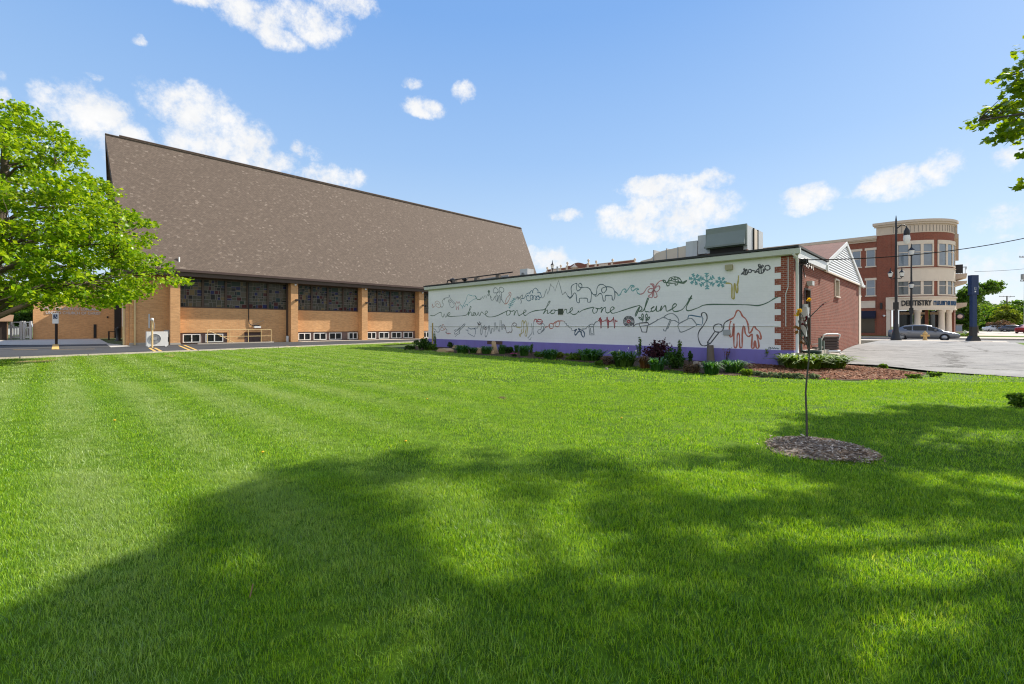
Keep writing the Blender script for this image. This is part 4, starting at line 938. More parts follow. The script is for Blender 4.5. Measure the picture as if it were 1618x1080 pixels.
bee = lambda x, y, s: [(CC, ell(x+70*s, y-22*s, 24*s, 22*s)), (CC, [(x+48*s,y-14*s),(x+30*s,y+22*s),(x,y+32*s),(x-22*s,y+14*s),(x-48*s,y+24*s),(x-24*s,y-4*s),(x-8*s,y-16*s)]), (CC, [(x-10*s,y-18*s),(x-8*s,y+28*s)]), (CC, [(x+10*s,y-12*s),(x+14*s,y+28*s)]), (CC, [(x+30*s,y-14*s),(x+34*s,y+16*s)]), (CC, [(x,y-16*s),(x-14*s,y-48*s),(x+2*s,y-52*s),(x+4*s,y-18*s),(x+22*s,y-46*s),(x+32*s,y-36*s),(x+6*s,y-14*s)])]
drawing('bee_drawing', 'black', bee(1058,205,.78), .045); drawing('bee_drawing', 'black', bee(1220,178,1.15)+[(CC, [(1132,180),(1168,188)])], .05)
# lower band
drawing('puppy_drawing', 'grey', [(CA, [(40,720),(65,730),(80,758),(105,762),(120,740),(108,705),(130,680),(150,690)]), (CA, [(195,715),(212,740),(205,770),(190,760)])], .05)
drawing('puppy_drawing', 'salmon', [(CA, [(145,700),(160,665),(182,690),(190,720),(160,740),(132,735),(140,705),(165,712),(175,735)])], .05)
drawing('ribbon_drawing', 'red', [(CA, [(200,770),(225,785),(262,780)]), (CA, [(240,772),(228,790)])], .05)
drawing('guitar_drawing', 'grey', [(CA, [(430,660),(442,672),(350,770),(312,790),(318,758),(352,740),(430,660)]), (CA, [(305,745),(320,735),(345,735),(370,710),(385,715),(372,745),(375,780),(345,795),(320,820)])], .05)
drawing('state_outline_drawing', 'navy', [(CA, [(450,735),(480,740),(485,705),(520,725),(545,720),(575,725),(580,770),(562,822),(520,800),(482,778),(482,740)], False), (CA, [(555,722),(572,712),(605,712)])], .05)
drawing('handprint_drawing', 'grey', [(CA, [(605,712),(612,670),(600,640),(620,655),(628,630),(638,650),(650,645),(645,670),(655,690),(640,750),(650,800),(662,770),(665,710),(682,690),(680,730)]), (CA, [(680,700),(692,680),(700,712),(715,690),(712,730),(740,700),(748,690),(735,770),(712,825),(700,800),(706,740)])], .05)
drawing('handprint_drawing', 'brown', [(CA, [(608,650),(622,668),(640,655),(630,680)]), (CA, [(685,705),(700,730),(716,712),(700,700)])], .05)
drawing('skyline_drawing', 'grey', [(CA, [(745,680),(755,680),(762,740),(770,780),(782,775),(785,720),(802,715),(805,755),(818,752),(818,645),(835,642),(840,735),(848,690),(862,690),(868,740),(880,755),(888,745),(892,612),(908,612),(912,730),(925,730),(925,660),(938,660),(940,710),(960,715)], False)], .05)
drawing('dinosaur_drawing', 'brown', [(CA, [(945,670),(960,710),(975,765),(1000,772),(1015,758),(1030,770),(1045,740),(1040,690),(1055,655),(1080,645),(1105,665),(1078,690),(1062,672)])], .048)
drawing('drip_drawing', 'yellow', [(CA, [(1095,695),(1130,705),(1165,700),(1172,630),(1190,620),(1195,700),(1190,760),(1165,780),(1140,795),(1150,820),(1160,780),(1172,720)]), (CA, [(1195,660),(1215,620),(1228,640),(1222,740),(1210,800),(1228,815),(1240,740),(1250,640)])], .05)
drawing('arm_drawing', 'grey', [(CA, [(1290,650),(1302,720),(1298,780),(1245,840),(1275,865),(1290,830)], False), (CA, [(1325,800),(1315,760),(1318,660),(1335,605),(1355,595)])], .04)
drawing('lips_drawing', 'red', [(CB, [(28,712),(45,680),(75,690),(85,682),(120,685),(140,712),(110,740),(80,735),(60,700),(95,712),(140,712)])], .062)
drawing('ear_drawing', 'grey', [(CB, [(118,760),(135,732),(165,755),(168,800),(130,845),(95,862),(78,840),(90,815),(118,812),(125,780),(150,770),(150,810),(118,840)])], .048)
drawing('glasses_drawing', 'orange', [(CB, [(168,785),(215,768),(235,735),(268,738),(282,768),(260,800),(228,785),(232,745)]), (CB, [(275,740),(310,710),(360,702),(345,770),(310,772),(300,735),(320,720)]), (CB, [(330,708),(378,700),(420,706)])], .05)
drawing('stairs_drawing', 'grey', [(CB, [(420,706),(428,730),(442,732),(450,758),(472,762),(480,788),(508,792),(516,825),(545,828)], False)], .045)
drawing('controller_drawing', 'navy', [(CB, [(545,830),(575,808),(552,850),(560,882),(590,850),(625,835),(640,880),(665,908),(678,870),(660,830),(628,815),(600,800),(618,830),(645,845)]), (CB, [(600,830),(590,850)])], .07)
drawing('can_drawing', 'grey', [(CB, [(640,805),(690,800),(730,758),(760,745)]), (CB, [(735,800),(735,760),(765,742),(795,750),(785,775),(745,775),(738,765)]), (CB, [(735,790),(745,880),(798,880),(790,770)], False), (CB, [(752,790),(760,865),(782,865)], False), (CB, [(790,765),(820,715),(850,712)])], .048)
drawing('heartbeat_drawing', 'red', [(CB, [(850,695),(862,700),(868,665),(872,720),(880,655),(888,795),(895,680),(905,708),(935,700),(945,685),(952,718),(966,650),(978,795),(985,685),(995,710),(1020,702),(1032,675),(1040,720),(1048,650),(1060,795),(1068,685),(1078,705),(1098,705)], False)], .068)
sp_ = lambda cx, cy, r0, r1, t, ph=0: [(cx+(r0+(r1-r0)*k/(t*10))*cos(2*pi*k/10+ph), cy+(r0+(r1-r0)*k/(t*10))*sin(2*pi*k/10+ph)) for k in range(t*10+1)]
drawing('spiral_drawing', 'black', [(CB, sp_(1240,710,28,72,3)), (CB, [(1312,712),(1300,775),(1330,745),(1375,738)])], .05)
drawing('spiral_drawing', 'red', [(CB, sp_(1240,710,6,24,2))], .048)
drawing('potted_plant_drawing', 'green', [(CB, [(1420,710),(1425,660),(1405,640),(1418,610),(1432,640),(1425,665)]), (CB, [(1420,690),(1390,680),(1368,655),(1400,662),(1420,688)]), (CB, [(1465,715),(1462,660),(1455,640),(1468,612),(1482,640),(1466,665)]), (CB, [(1468,692),(1490,660),(1512,650),(1495,685),(1468,692)])], .05)
drawing('flowerpot_drawing', 'black', [(CB, [(1375,738),(1380,728),(1485,722),(1492,730),(1490,760),(1382,770),(1375,738)], False), (CB, [(1390,772),(1412,842),(1470,845),(1482,765)], False), (CB, [(1492,755),(1540,730),(1590,700),(1618,680)])], .048)
drawing('umbrella_drawing', 'grey', [(CC, [(190,685),(225,655),(280,640),(325,665),(352,705),(356,750)]), (CC, [(190,685),(220,690),(240,705),(265,705),(275,718),(310,715),(352,740)]), (CC, [(262,710),(225,800),(215,828),(195,825),(192,805)], False), (CC, [(275,712),(235,808)], False), (CC, [(35,765),(90,735),(140,705),(190,680)])], .045)
drawing('envelope_drawing', 'grey', [(CC, [(356,750),(420,715),(475,692),(505,705),(545,760),(530,775),(385,840),(355,800),(345,775),(356,750)])], .045)
drawing('book_drawing', 'blue', [(CC, [(450,695),(462,660),(490,660),(590,678),(600,665),(605,690),(612,690),(608,740),(600,765),(550,755)], False)], .048)
drawing('microphone_drawing', 'black', [(CC, [(598,668),(600,640),(625,630),(650,650),(655,700),(620,765),(575,825),(560,880),(575,945),(600,980),(640,985),(680,965)]), (CC, [(815,792),(812,765),(780,752),(740,765),(725,795),(740,830),(778,840),(812,830),(832,795),(835,760),(850,735),(890,710)]), (CC, [(738,835),(660,950),(660,970),(690,962),(782,845)], False), (CC, [(662,950),(690,962)], False)], .05)
drawing('people_drawing', 'orange', [(CC, [(890,710),(925,695),(950,670),(970,620),(990,608),(1012,625),(1035,670),(1065,695),(1088,740),(1100,800),(1105,850),(1130,830),(1148,790),(1162,778),(1180,805),(1215,835),(1232,890),(1228,915),(1212,905),(1192,868),(1190,880),(1205,950),(1208,1000),(1190,1012),(1178,990),(1172,935),(1160,945),(1158,1000),(1140,1012),(1132,990),(1138,870),(1128,865),(1105,885),(1080,875),(1062,840),(1055,785),(1040,780),(1032,880),(1030,990),(1018,1005),(1005,990),(1002,880),(990,852),(978,880),(975,980),(960,1005),(945,990),(942,880),(945,765),(938,762),(930,860),(915,890),(900,880),(895,790),(905,735),(915,720)])], .062)
drawing('signature', 'slate', [(CC, [(1315,1000),(1318,1020),(1335,1022),(1335,1002),(1318,1000)], False), (CC, [(1345,1018),(1355,1005),(1365,1018),(1375,1006),(1388,1018),(1398,1008),(1412,1018),(1425,1012)])], .03)
# ------------------------------------------------------------------ things on its roof
RZM = 4.53
hv = empty('air_handler', M(2.0, 2.3, RZM), 'large rooftop air handler with a sloping green hood', 'air conditioner', rz=ROTM)
b = MB(); b.box(.12,2.45,.0,1.75,.42,1.52); b.box(.125,.18,-.02,-.0,.1,1.52); b.build('casing', MT['pale_metal'], hv)
b = MB(); b.prism([(.1,.02,1.5),(-.22,.02,.70),(-.22,.02,.66),(.1,.02,.66)], (0,1.7,0)); b.box(-.26,-.20,.0,1.76,.62,.70); b.box(.02,.12,-.02,1.78,.6,1.56); b.build('hood', MT['hvac_green'], hv)
b = MB(); b.box(.2,2.3,.1,1.6,.1,.41); b.box(.05,.4,.15,1.6,.3,.62); b.build('base', MT['hvac_dark'], hv)
b = MB(); 
for x in (.95,1.55): b.box(x,x+.06,-.05,-.0,.4,1.5)
b.box(1.02,1.54,-.03,-.004,.42,1.45,1); b.build('coil_panel', [MT['hvac_dark'], MT['stone_light']], hv)
b = MB(); b.box(.1,.18,-.03,.02,0,.42); b.box(2.3,2.4,0,.1,0,.42); b.box(.1,.2,1.6,1.7,0,.4); b.build('leg', MT['rust'], hv)
b = MB(); b.tube([(2.5,-.2,.0),(2.5,-.2,.75),(3.3,-.2,.75),(3.3,-.2,0)], .02, 6); b.build('guard_rail', MT['rust'], hv)
du = empty('duct', M(2.1, 4.05, RZM), 'long pale metal roof duct stepping down behind the wall top', 'duct', rz=ROTM)
b = MB(); b.box(.1,1.1,.0,.48,.45,1.35); b.box(.05,1.15,.5,1.05,.38,1.12); b.build('plenum', MT['pale_metal'], du)
b = MB(); b.prism([(.1,1.06,.95),(.1,2.3,.83),(.1,2.65,.75),(.1,2.9,.52),(.1,3.5,.44),(.1,3.6,.3),(.1,3.6,.12),(.1,1.06,.4)], (.9,0,0)); b.build('duct_run', MT['stone_light'], du)
b = MB()
for y in (1.45,2.05,2.75): b.box(.08,1.02,y,y+.04,.36,.93)
b.build('flange', MT['grey_metal'], du)
b = MB(); b.box(.2,.4,.3,.5,0,.4); b.box(.2,.8,1.2,1.5,0,.38); b.box(.2,.6,2.2,2.5,0,.2); b.build('support', MT['rust'], du)
gp = empty('gas_pipe', M(1.3, 16.2, RZM), 'thin dark gas pipe on blocks along the far roof edge', 'pipe', rz=ROTM)
b = MB(); b.tube([(0,0,.50),(0,6.9,.44)], .04, 8); b.tube([(0,6.9,.46),(0,7.1,.0)], .04, 8); b.build('pipe', MT['hvac_dark'], gp)
for y in (1.2,3.4,5.9): b = MB(); b.box(-.12,.12,y,y+.3,0,.43); b.build('block', MT['wood_grey'], gp)
b = MB(); b.lathe([(.14,0),(.14,.3),(.24,.34),(.24,.5),(.06,.58)], (0.1,6.4,.0), 10); b.lathe([(.1,0),(.1,.3),(.2,.34),(.2,.46),(.06,.5)], (0.1,5.0,.0), 10); b.build('regulator', MT['black_metal'], gp)
cn = empty('condenser', M(1.6, 15.2, RZM), 'small pale condenser box on the far end of the roof', 'condenser', rz=ROTM)
b = MB(); b.box(-.3,.3,-.3,.35,.06,.62); b.box(-.3,.3,-.25,-.15,0,.06); b.box(-.3,.3,.2,.3,0,.06); b.build('casing', MT['pale_metal'], cn)
b = MB(); b.lathe([(.16,0),(.16,.02),(.1,.02),(.1,.0)], (0,0,0), 14); g = b.build('fan_grille', MT['grey_metal'], cn); g.location = (-.302,.1,.26); g.rotation_euler = (0,radians(-90),0)
sm = empty('metal_sheet', M(1.9, 17.2, RZM), 'grey metal sheet lying on edge behind the gas pipe', 'metal sheet', rz=ROTM)
b = MB(); b.prism([(0,0,0),(0,3,0),(0,3,.36),(0,0,.46)], (.03,0,0)); b.build('sheet', MT['grey_metal'], sm)
# ------------------------------------------------------------------ back door corner
ld = empty('landing', M(1.2, 0, 0), 'low concrete landing below the maroon back door', 'landing', rz=ROTM)
b = MB(); b.box(.0,3.3,-.95,-.02,-.05,.34); b.box(.3,1.9,-.6,-.021,.341,.55); b.build('slab', MT['concrete'], ld)
fp = empty('splash_block', M(-.35, -.42, 0), 'stained concrete block under the downspout', 'concrete block', rz=ROTM)
b = MB(); b.prism([(0,0,-.05),(.55,0,-.05),(.5,0,.5),(.08,0,.52)], (0,.38,0)); b.build('block', mat('block_stained', (.42,.33,.22), .9, .25, 4, bump=.3, stain=.4, staincol=(.15,.11,.07)), fp)
sr = empty('step_railing', M(1.5, -.55, .3), 'grey green painted wooden rail beside the landing', 'railing', rz=ROTM)
gw = mat('grey_green_wood', (.12,.16,.14), .8, .15, 6)
b = MB(); b.box(0,.1,-.05,.05,-.3,.75); b.box(.55,.65,-.05,.05,-.3,.62); b.box(-.47,-.41,.5,.56,-.3,1.0); b.build('post', gw, sr)
b = MB(); b.box(.1,.55,-.03,.03,.32,.4); b.box(.1,.55,-.03,.03,-.02,.06); b.box(-.45,.1,.0,.06,.3,.36); b.build('rail', MT['wood_grey'], sr)
st = empty('plastic_tub', M(.8,-.42,.0), 'dark green plastic tub beside the concrete block', 'tub', rz=ROTM)
b = MB(); b.lathe([(.22,0),(.3,.5),(.33,.52),(.33,.58),(.29,.58),(.2,.1)], n=16); b.build('tub', mat('tub_green', (.03,.06,.05), .5, .2, 4), st)
chs = empty('lounge_chair', M(3.2,-.55,.34), 'brown cushioned lounge chair with a white rounded frame', 'chair', rz=ROTM+radians(-30))
cf = mat('cushion', (.085,.062,.055), .9, .15, 7)
b = MB()
for k in range(5): b.prism([(-.42,-.08,.20+.11*k),(-.42,-.16,.205+.11*k),(-.42,-.16,.295+.11*k),(-.42,-.08,.305+.11*k)], (.78,0,0), 0, True)
b.box(-.42,.36,-.08,.0,.18,.75); b.box(-.40,.34,.02,.55,.16,.28); b.build('cushion', cf, chs)
wp = mat('white_plastic', (.72,.72,.70), .4, .05, 3)
for sx_ in (-.46, .42):
    b = MB(); b.tube([(sx_,-.2,.03),(sx_,-.12,.06),(sx_,.5,.06),(sx_,.62,.16),(sx_,.55,.36),(sx_,.0,.45),(sx_,-.14,.72),(sx_,-.16,.80)], .03, 8); b.build('frame', wp, chs)
b = MB(); b.tube([(-.46,-.16,.80),(-.3,-.17,.84),(.3,-.17,.84),(.42,-.16,.80)], .03, 8); b.tube([(-.46,-.15,.12),(.42,-.15,.12)], .05, 8); b.build('crossbar', wp, chs)
# ------------------------------------------------------------------ corner building across the street
db = empty('corner_building', M(47, 1.0, 0), 'three storey red brick building with a rounded stone banded corner', 'building', rz=ROTM)
R_ = 5.1
def arc(r, p0, p1, n): return [(R_-r*cos(radians(p0+(p1-p0)*k/n)), -r*sin(radians(p0+(p1-p0)*k/n))) for k in range(n+1)]
def ring(b, z0, z1, off, p0=0, p1=90, th=.3, m=0, n=None):
    n = n or max(2, int((p1-p0)/4)); o = arc(R_+off, p0, p1, n); i = arc(R_+off-th, p0, p1, n)
    for k in range(n):
        q = [o[k], o[k+1], i[k+1], i[k]]
        v = [(x, y, z0) for x, y in q]+[(x, y, z1) for x, y in q]
        f = [(0,1,5,4), (2,3,7,6), (4,5,6,7), (3,2,1,0)]
        if k == 0: f.append((3,0,4,7))
        if k == n-1: f.append((1,2,6,5))
        b.add(v, [t[::-1] for t in f], m)
G0 = .36
b = MB(); b.box(0, .3, 1.3, 19, G0, 11.3); b.box(-.06, .3, .0, 1.29, G0, 11.9); ring(b, 4.8, 11.9, 0)
b.box(5.1, 30, -5.1, -4.8, G0, 11.5); b.box(.3, 30, 18.7, 19, G0, 11.3)
for p in (1, 46): ring(b, G0, 3.35, -1.3, p, p+7, .3)
b.build('wall', MT['town_brick'], db)
b = MB(); b.box(-.12,.3,1.31,19.1,11.3,11.5); b.box(-.3,.3,1.32,19.2,11.5,11.62); b.box(-.38,.3,1.33,19.3,11.62,11.95)
b.box(-.12,.2,.0,1.31,11.901,12.85); ring(b, 11.901, 12.85, .06); b.box(-.3,.2,-.0,1.5,12.85,13.05); ring(b, 12.85, 13.05, .24); b.box(-.42,.2,0,1.62,13.05,13.32); ring(b, 13.05, 13.32, .36)
b.box(5.1,7,-5.35,-4.8,12.0,13.0); b.box(5.1,30,-5.45,-4.8,11.5,11.95); b.build('cornice', MT['stone'], db)
b = MB()
for k in range(22): ring(b, 12.0, 12.7, .085, 2+4*k, 2+4*k+.45, .05, 0, 1)
b.build('cornice_joint', mat('joint', (.25,.22,.19), .9, .1, 2), db)
b = MB(); b.box(.3, 30, .1, 18.7, 11.0, 11.2); b.box(5.2, 30, -4.8, .1, 11.0, 11.2); b.build('roof', MT['roof_tar'], db)
b = MB(); ring(b, 6.6, 7.9, .09, 4, 90); ring(b, 6.5, 6.6, .14, 4, 90); ring(b, 7.9, 7.97, .14, 4, 90); b.build('stone_band', MT['stone_light'], db)
b = MB(); b.box(-.07,.1,5.4,19,3.64,4.43); b.build('stone_band', MT['stone_light'], db)
b = MB(); b.box(-.07,.1,1.4,5.0,3.64,4.359); b.box(-.12,.1,1.4,5.0,4.36,4.46); b.build('stone_band', MT['stone_light'], db)
b = MB(); ring(b, 3.4, 4.75, .16, -2, 90); ring(b, 4.65, 4.8, .26, -2, 90); ring(b, 3.32, 3.45, .22, -2, 90)
b.box(-.2,.1,.0,.45,3.4,4.78); 
b.box(-.1,.1,.05,.42,G0,3.4)
b.build('stone_band', MT['stone_light'], db)
def bay(p0, p1, z0, z1):
    s = MB(); w_ = (p1-p0)/3; ring(s, z1, z1+.42, .10, p0-.6, p1+.6, .12); ring(s, z0-.14, z0, .10, p0-.6, p1+.6, .12)
    for k in range(4):
        pc = p0+w_*k; hw = 1.5 if k in (1,2) else .9
        ring(s, z0, z1, .08, pc-hw, pc+hw, .1)
    o = s.build('window', MT['stone_light'], db)
    for k in range(3):
        g = MB(); ring(g, z0, z1, .02, p0+w_*k+1.2, p0+w_*(k+1)-1.2, .03)
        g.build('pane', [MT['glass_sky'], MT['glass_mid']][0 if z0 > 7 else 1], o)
        t = MB(); zz = z0+(z1-z0)*.62; ring(t, zz, zz+.07, .05, p0+w_*k+1.2, p0+w_*(k+1)-1.2, .04); t.build('transom', MT['stone_light'], o)
for z0, z1 in ((8.25,10.6), (5.05,6.5)): bay(6, 42, z0, z1); bay(48.5, 87, z0, z1)
def fwin(y0, y1, z0, z1):
    s = MB(); s.box(-.06,.05,y0-.12,y1+.12,z1,z1+.26); s.box(-.09,.05,y0-.1,y1+.1,z0-.14,z0); s.box(-.03,.02,y0,y0+.05,z0,z1); s.box(-.03,.02,y1-.05,y1,z0,z1); s.box(-.03,.02,y0+.05,y1-.05,(z0+z1)/2-.03,(z0+z1)/2+.03)
    o = s.build('window', MT['stone_light'], db)
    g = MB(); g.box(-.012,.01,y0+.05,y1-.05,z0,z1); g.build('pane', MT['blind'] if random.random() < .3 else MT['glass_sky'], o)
for y0 in (1.40, 2.72, 5.3, 6.6, 9.3, 10.6, 13.3, 14.6): fwin(y0, y0+.85, 8.5, 10.35); fwin(y0, y0+.85, 5.1, 6.85)
# street level
b = MB()
for p in (26, 55, 68): 
    c = (R_-(R_-.1)*cos(radians(p)), -(R_-.1)*sin(radians(p)), 0)
    q = MB(); q.lathe([(.40,G0),(.40,G0+.3),(.30,G0+.36),(.27,1.8),(.26,3.0),(.36,3.1),(.38,3.33)], c, 16); q.build('column', MT['stone_light'], db)
ring(b, G0, 3.3, -1.25, 9, 26, .05); ring(b, G0, 3.3, -1.25, 28, 45, .05); ring(b, G0, 3.3, -1.25, 54, 88, .05); b.build('shopfront', MT['glass_dark'], db)
b = MB(); ring(b, 2.85, 3.1, -1.2, 9, 45, .06); ring(b, 2.85, 3.1, -1.2, 54, 88, .06); b.build('shopfront_head', mat('tan_head', (.40,.28,.18), .7, .1, 3), db)
b = MB(); ring(b, G0, .7, .0, 64, 88, .4); b.build('planter', MT['stone_light'], db)
b = MB(); b.box(-.04,.02,1.45,4.9,.75,2.4); b.build('shop_window', MT['glass_dark'], db)
b = MB(); b.prism([(-.05,1.35,3.3),(-.7,1.35,2.65),(-.7,1.35,2.4),(-.05,1.35,2.4)], (0,3.6,0)); b.build('awning', MT['navy'], db)
b = MB(); b.box(-.3,-.07,.75,.95,3.5,4.2); b.build('wall_lamp', MT['black_metal'], db)
b = MB(); b.lathe([(.06,0),(.14,.1),(.1,.2)], (-.2,.6,2.6), 10); b.build('wall_lamp', MT['lamp_glass'], db)
def bend(o, phi0, off):
    for v in o.data.vertices:
        s = v.co.x; ph = radians(phi0)+s/(R_+off); r = R_+off+v.co.z
        x, y, z = R_-r*cos(ph), -r*sin(ph), v.co.y
        v.co = (x, y, z)
def sign(s, size, m, phi0, z, xs=1.0):
    o = text_mesh('lettering', s, size, m, db, (0,0,0), rx=0, ext=.03, bold=.022)
    for v in o.data.vertices: v.co.x *= xs; v.co.y += z
    o.scale = (1,1,1); bend(o, phi0, .17+.03); return o
sign('DENTISTRY', .80, MT['black_metal'], 9.5, 3.82, .66)
bl = mat('sign_blue', (.012,.06,.14), .4, .1, 3)
b = MB(); p = 41.5; rr = random.Random(9)
while p < 83:
    wl = rr.choice((3.1,3.5,2.6)); k = rr.randrange(4)
    ring(b, 3.83, 4.31, .21, p, p+.75, .05, 0, 1)
    if k != 3: ring(b, 3.83, 4.31, .21, p+wl-1.3, p+wl-.6, .05, 0, 1)
    zz = (3.83, 4.02, 4.2, 4.2)[k]; ring(b, zz, zz+.11, .209, p+.75, p+wl-1.3 if k != 3 else p+wl-.7, .05, 0, 1)
    p += wl+(1.4 if rr.random() < .16 else .25)
b.build('lettering', bl, db)
dg_ = mat('digit_amber', (.5,.36,.12), .5, .1, 3)
o = text_mesh('lettering', '17', .62, dg_, db, (0,0,0), rx=0, ext=.01, bold=.01)
for v in o.data.vertices: v.co.y += 2.25
bend(o, 32, -1.23)
b = MB()
for (z0, z1, bx0, bx1) in ((6.85,7.55,6.4,9.5), (6.2,6.72,6.5,9.3), (3.5,4.2,6.2,9.6)): b.prism([(bx0,-5.1,z0),(bx0,-6.1,z0+.35),(bx0,-6.15,z1),(bx0,-5.1,z1)], (bx1-bx0,0,0))
b.build('balcony', MT['stone'], db)
b = MB(); b.box(6.5,6.56,-6.1,-5.1,8.25,8.33); b.box(6.5,9.4,-6.1,-6.04,8.25,8.33)
for k in range(5): b.box(6.5,6.54,-5.2-.2*k,-5.16-.2*k,7.55,8.25)
b.box(6.38,6.48,-5.8,-5.15,7.6,8.6); b.build('balcony_rail', MT['black_metal'], db)
b = MB(); b.lathe([(.02,0),(.36,0),(.36,.1),(.02,.1)], (0,0,0), 20); o = b.build('hanging_sign', MT['black_metal'], db); o.location = (3.6,-5.55,2.6); o.rotation_euler = (0,radians(-90),0)
b = MB(); b.lathe([(.02,.1),(.22,.1),(.2,.125),(.02,.125)], (0,0,0), 18); q = b.build('sign_disc', mat('sign_pink', (.55,.38,.33), .6, .2, 5), o)
b = MB(); b.box(3.58,3.64,-5.6,-5.1,3.05,3.12); b.build('sign_bracket', MT['black_metal'], db)
# ornate brick parapet far along the street
tb2 = empty('parapet_building', M(47, 33, 0), 'distant dark brick building with pale urns along its curved parapet', 'building', rz=ROTM)
b = MB(); b.box(0,.4,0,19.6,G0,11.9); b.box(.4,14,0,.4,G0,11.9); b.box(.4,14,19.2,19.6,G0,11.9); b.build('wall', MT['dark_brick'], tb2)
b = MB(); b.box(-.25,.4,-.2,19.8,11.55,11.95); b.build('cornice', MT['stone_light'], tb2)
b = MB(); b.box(.05,.35,.5,9.3,11.951,12.35); b.box(.05,.35,14.2,19.0,11.951,12.35)
P = [(.05,9.5,11.951),(.05,9.5,12.65)]+[(.05, 9.5+4.6*k/12, 12.65+.42*max(0, sin(pi*(k-2)/8)) if 2 <= k <= 10 else 12.65) for k in range(13)]+[(.05,14.1,11.951)]
P = [P[0]]+P[2:]
b.prism(P, (.3,0,0)); b.build('parapet', MT['dark_brick'], tb2)
b = MB()
for y0, y1 in ((5.3,7.2),(15.9,18.0)): b.box(.02,.06,y0,y1,12.0,12.3)
b.box(.0,.38,.5,9.3,12.351,12.45); b.box(0,.38,14.2,19,12.351,12.45)
b.lathe([(.25,0),(.8,.3),(.5,.5),(.2,.75),(.08,1.0)], (-.1,12.3,11.9), 10); b.build('coping', MT['stone_light'], tb2)
for y, h in ((19,13.0),(15.7,13.1),(14.15,13.5),(9.45,13.5),(7.8,13.1),(4.5,13.05),(.3,12.7)):
    b = MB(); b.box(-.02,.42,y-.22,y+.22,11.96,h-.75); b.lathe([(.12,h-.75),(.10,h-.5),(.22,h-.35),(.2,h-.12),(.05,h)], (.2,y,0), 10); b.build('urn', MT['stone_light'], tb2)
b = MB(); b.box(.5,14,.4,19.2,11.4,11.5); b.build('roof', MT['roof_tar'], tb2)
# ------------------------------------------------------------------ street lamps
def lantern(b, g, c, s=1.0):
    b.lathe([(.05*s,.62*s),(.22*s,.42*s),(.25*s,.38*s)], c, 12); b.lathe([(.02,.95*s),(.05*s,.7*s),(.06*s,.62*s)], c, 8)
    b.lathe([(.12*s,-.08*s),(.15*s,0)], c, 10); g.lathe([(.13*s,0),(.21*s,.38*s)], c, 12)
def street_lamp(loc, h, label, arm, tops, mids, grp):
    t = empty('street_lamp', loc, label, 'street lamp', grp, ROTM)
    b = MB(); b.lathe([(.36,0),(.36,.15),(.30,.22),(.26,.55),(.19,.75),(.17,1.3),(.12,1.4),(.105,2.4),(.085,h*.6),(.06,h-.2),(.02,h+.2)], n=14); b.build('pole', MT['black_metal'], t)
    f = MB(); g = MB()
    if arm:
        f.tube([(0,0,h-.9),(0,-.35,h-.62),(0,-.62,h-.72),(0,-.66,h-.9)], .045, 8)
        f.lathe([(.08,h-.9),(.19,h-1.15),(.21,h-1.45),(.17,h-1.7)], (0,-.66,0), 12); g.lathe([(.19,h-1.45),(.24,h-1.8),(.18,h-2.1),(.05,h-2.22)], (0,-.66,0), 14)
    if tops: lantern(f, g, (0,0,h-.6), 1.25)
    for z in mids:
        for sy in ((-1,1) if arm else (0,)):
            if sy: f.tube([(0,0,z-.1),(0,sy*.3,z-.2),(0,sy*.36,z-.05)], .03, 6)
            lantern(f, g, (0,sy*.36 if sy else -.0,z), .8 if sy else 1.1)
    f.build('lantern', MT['black_metal'], t); g.build('globe', MT['lamp_glass'], t)
    b = MB(); b.box(-.16,-.1,-.18,.18,2.5,3.1); b.build('control_box', MT['black_metal'], t); return t
street_lamp(M(28.76,-.8,.37), 10.0, 'tall black street lamp in front of the silver car', True, False, [5.2], 'black street lamps')
street_lamp(M(44.0,-.89,.36), 9.3, 'black street lamp across the street before the rounded corner', False, True, [5.2], 'black street lamps')
street_lamp(M(31.4,37.7,.36), 10.2, 'distant black street lamp rising beyond the painted wall roof', False, True, [], 'black street lamps')
mp_ = empty('mast', M(23.5, 30.4, 0), 'thin grey mast with a small box beside the church roof end', 'pole')
b = MB(); b.tube([(0,0,0),(0,0,8.8)], [.13,.11], 10); b.build('pole', MT['grey_metal'], mp_)
b = MB(); b.box(.12,.55,-.15,.15,7.6,7.85); b.build('box', MT['grey_metal'], mp_)
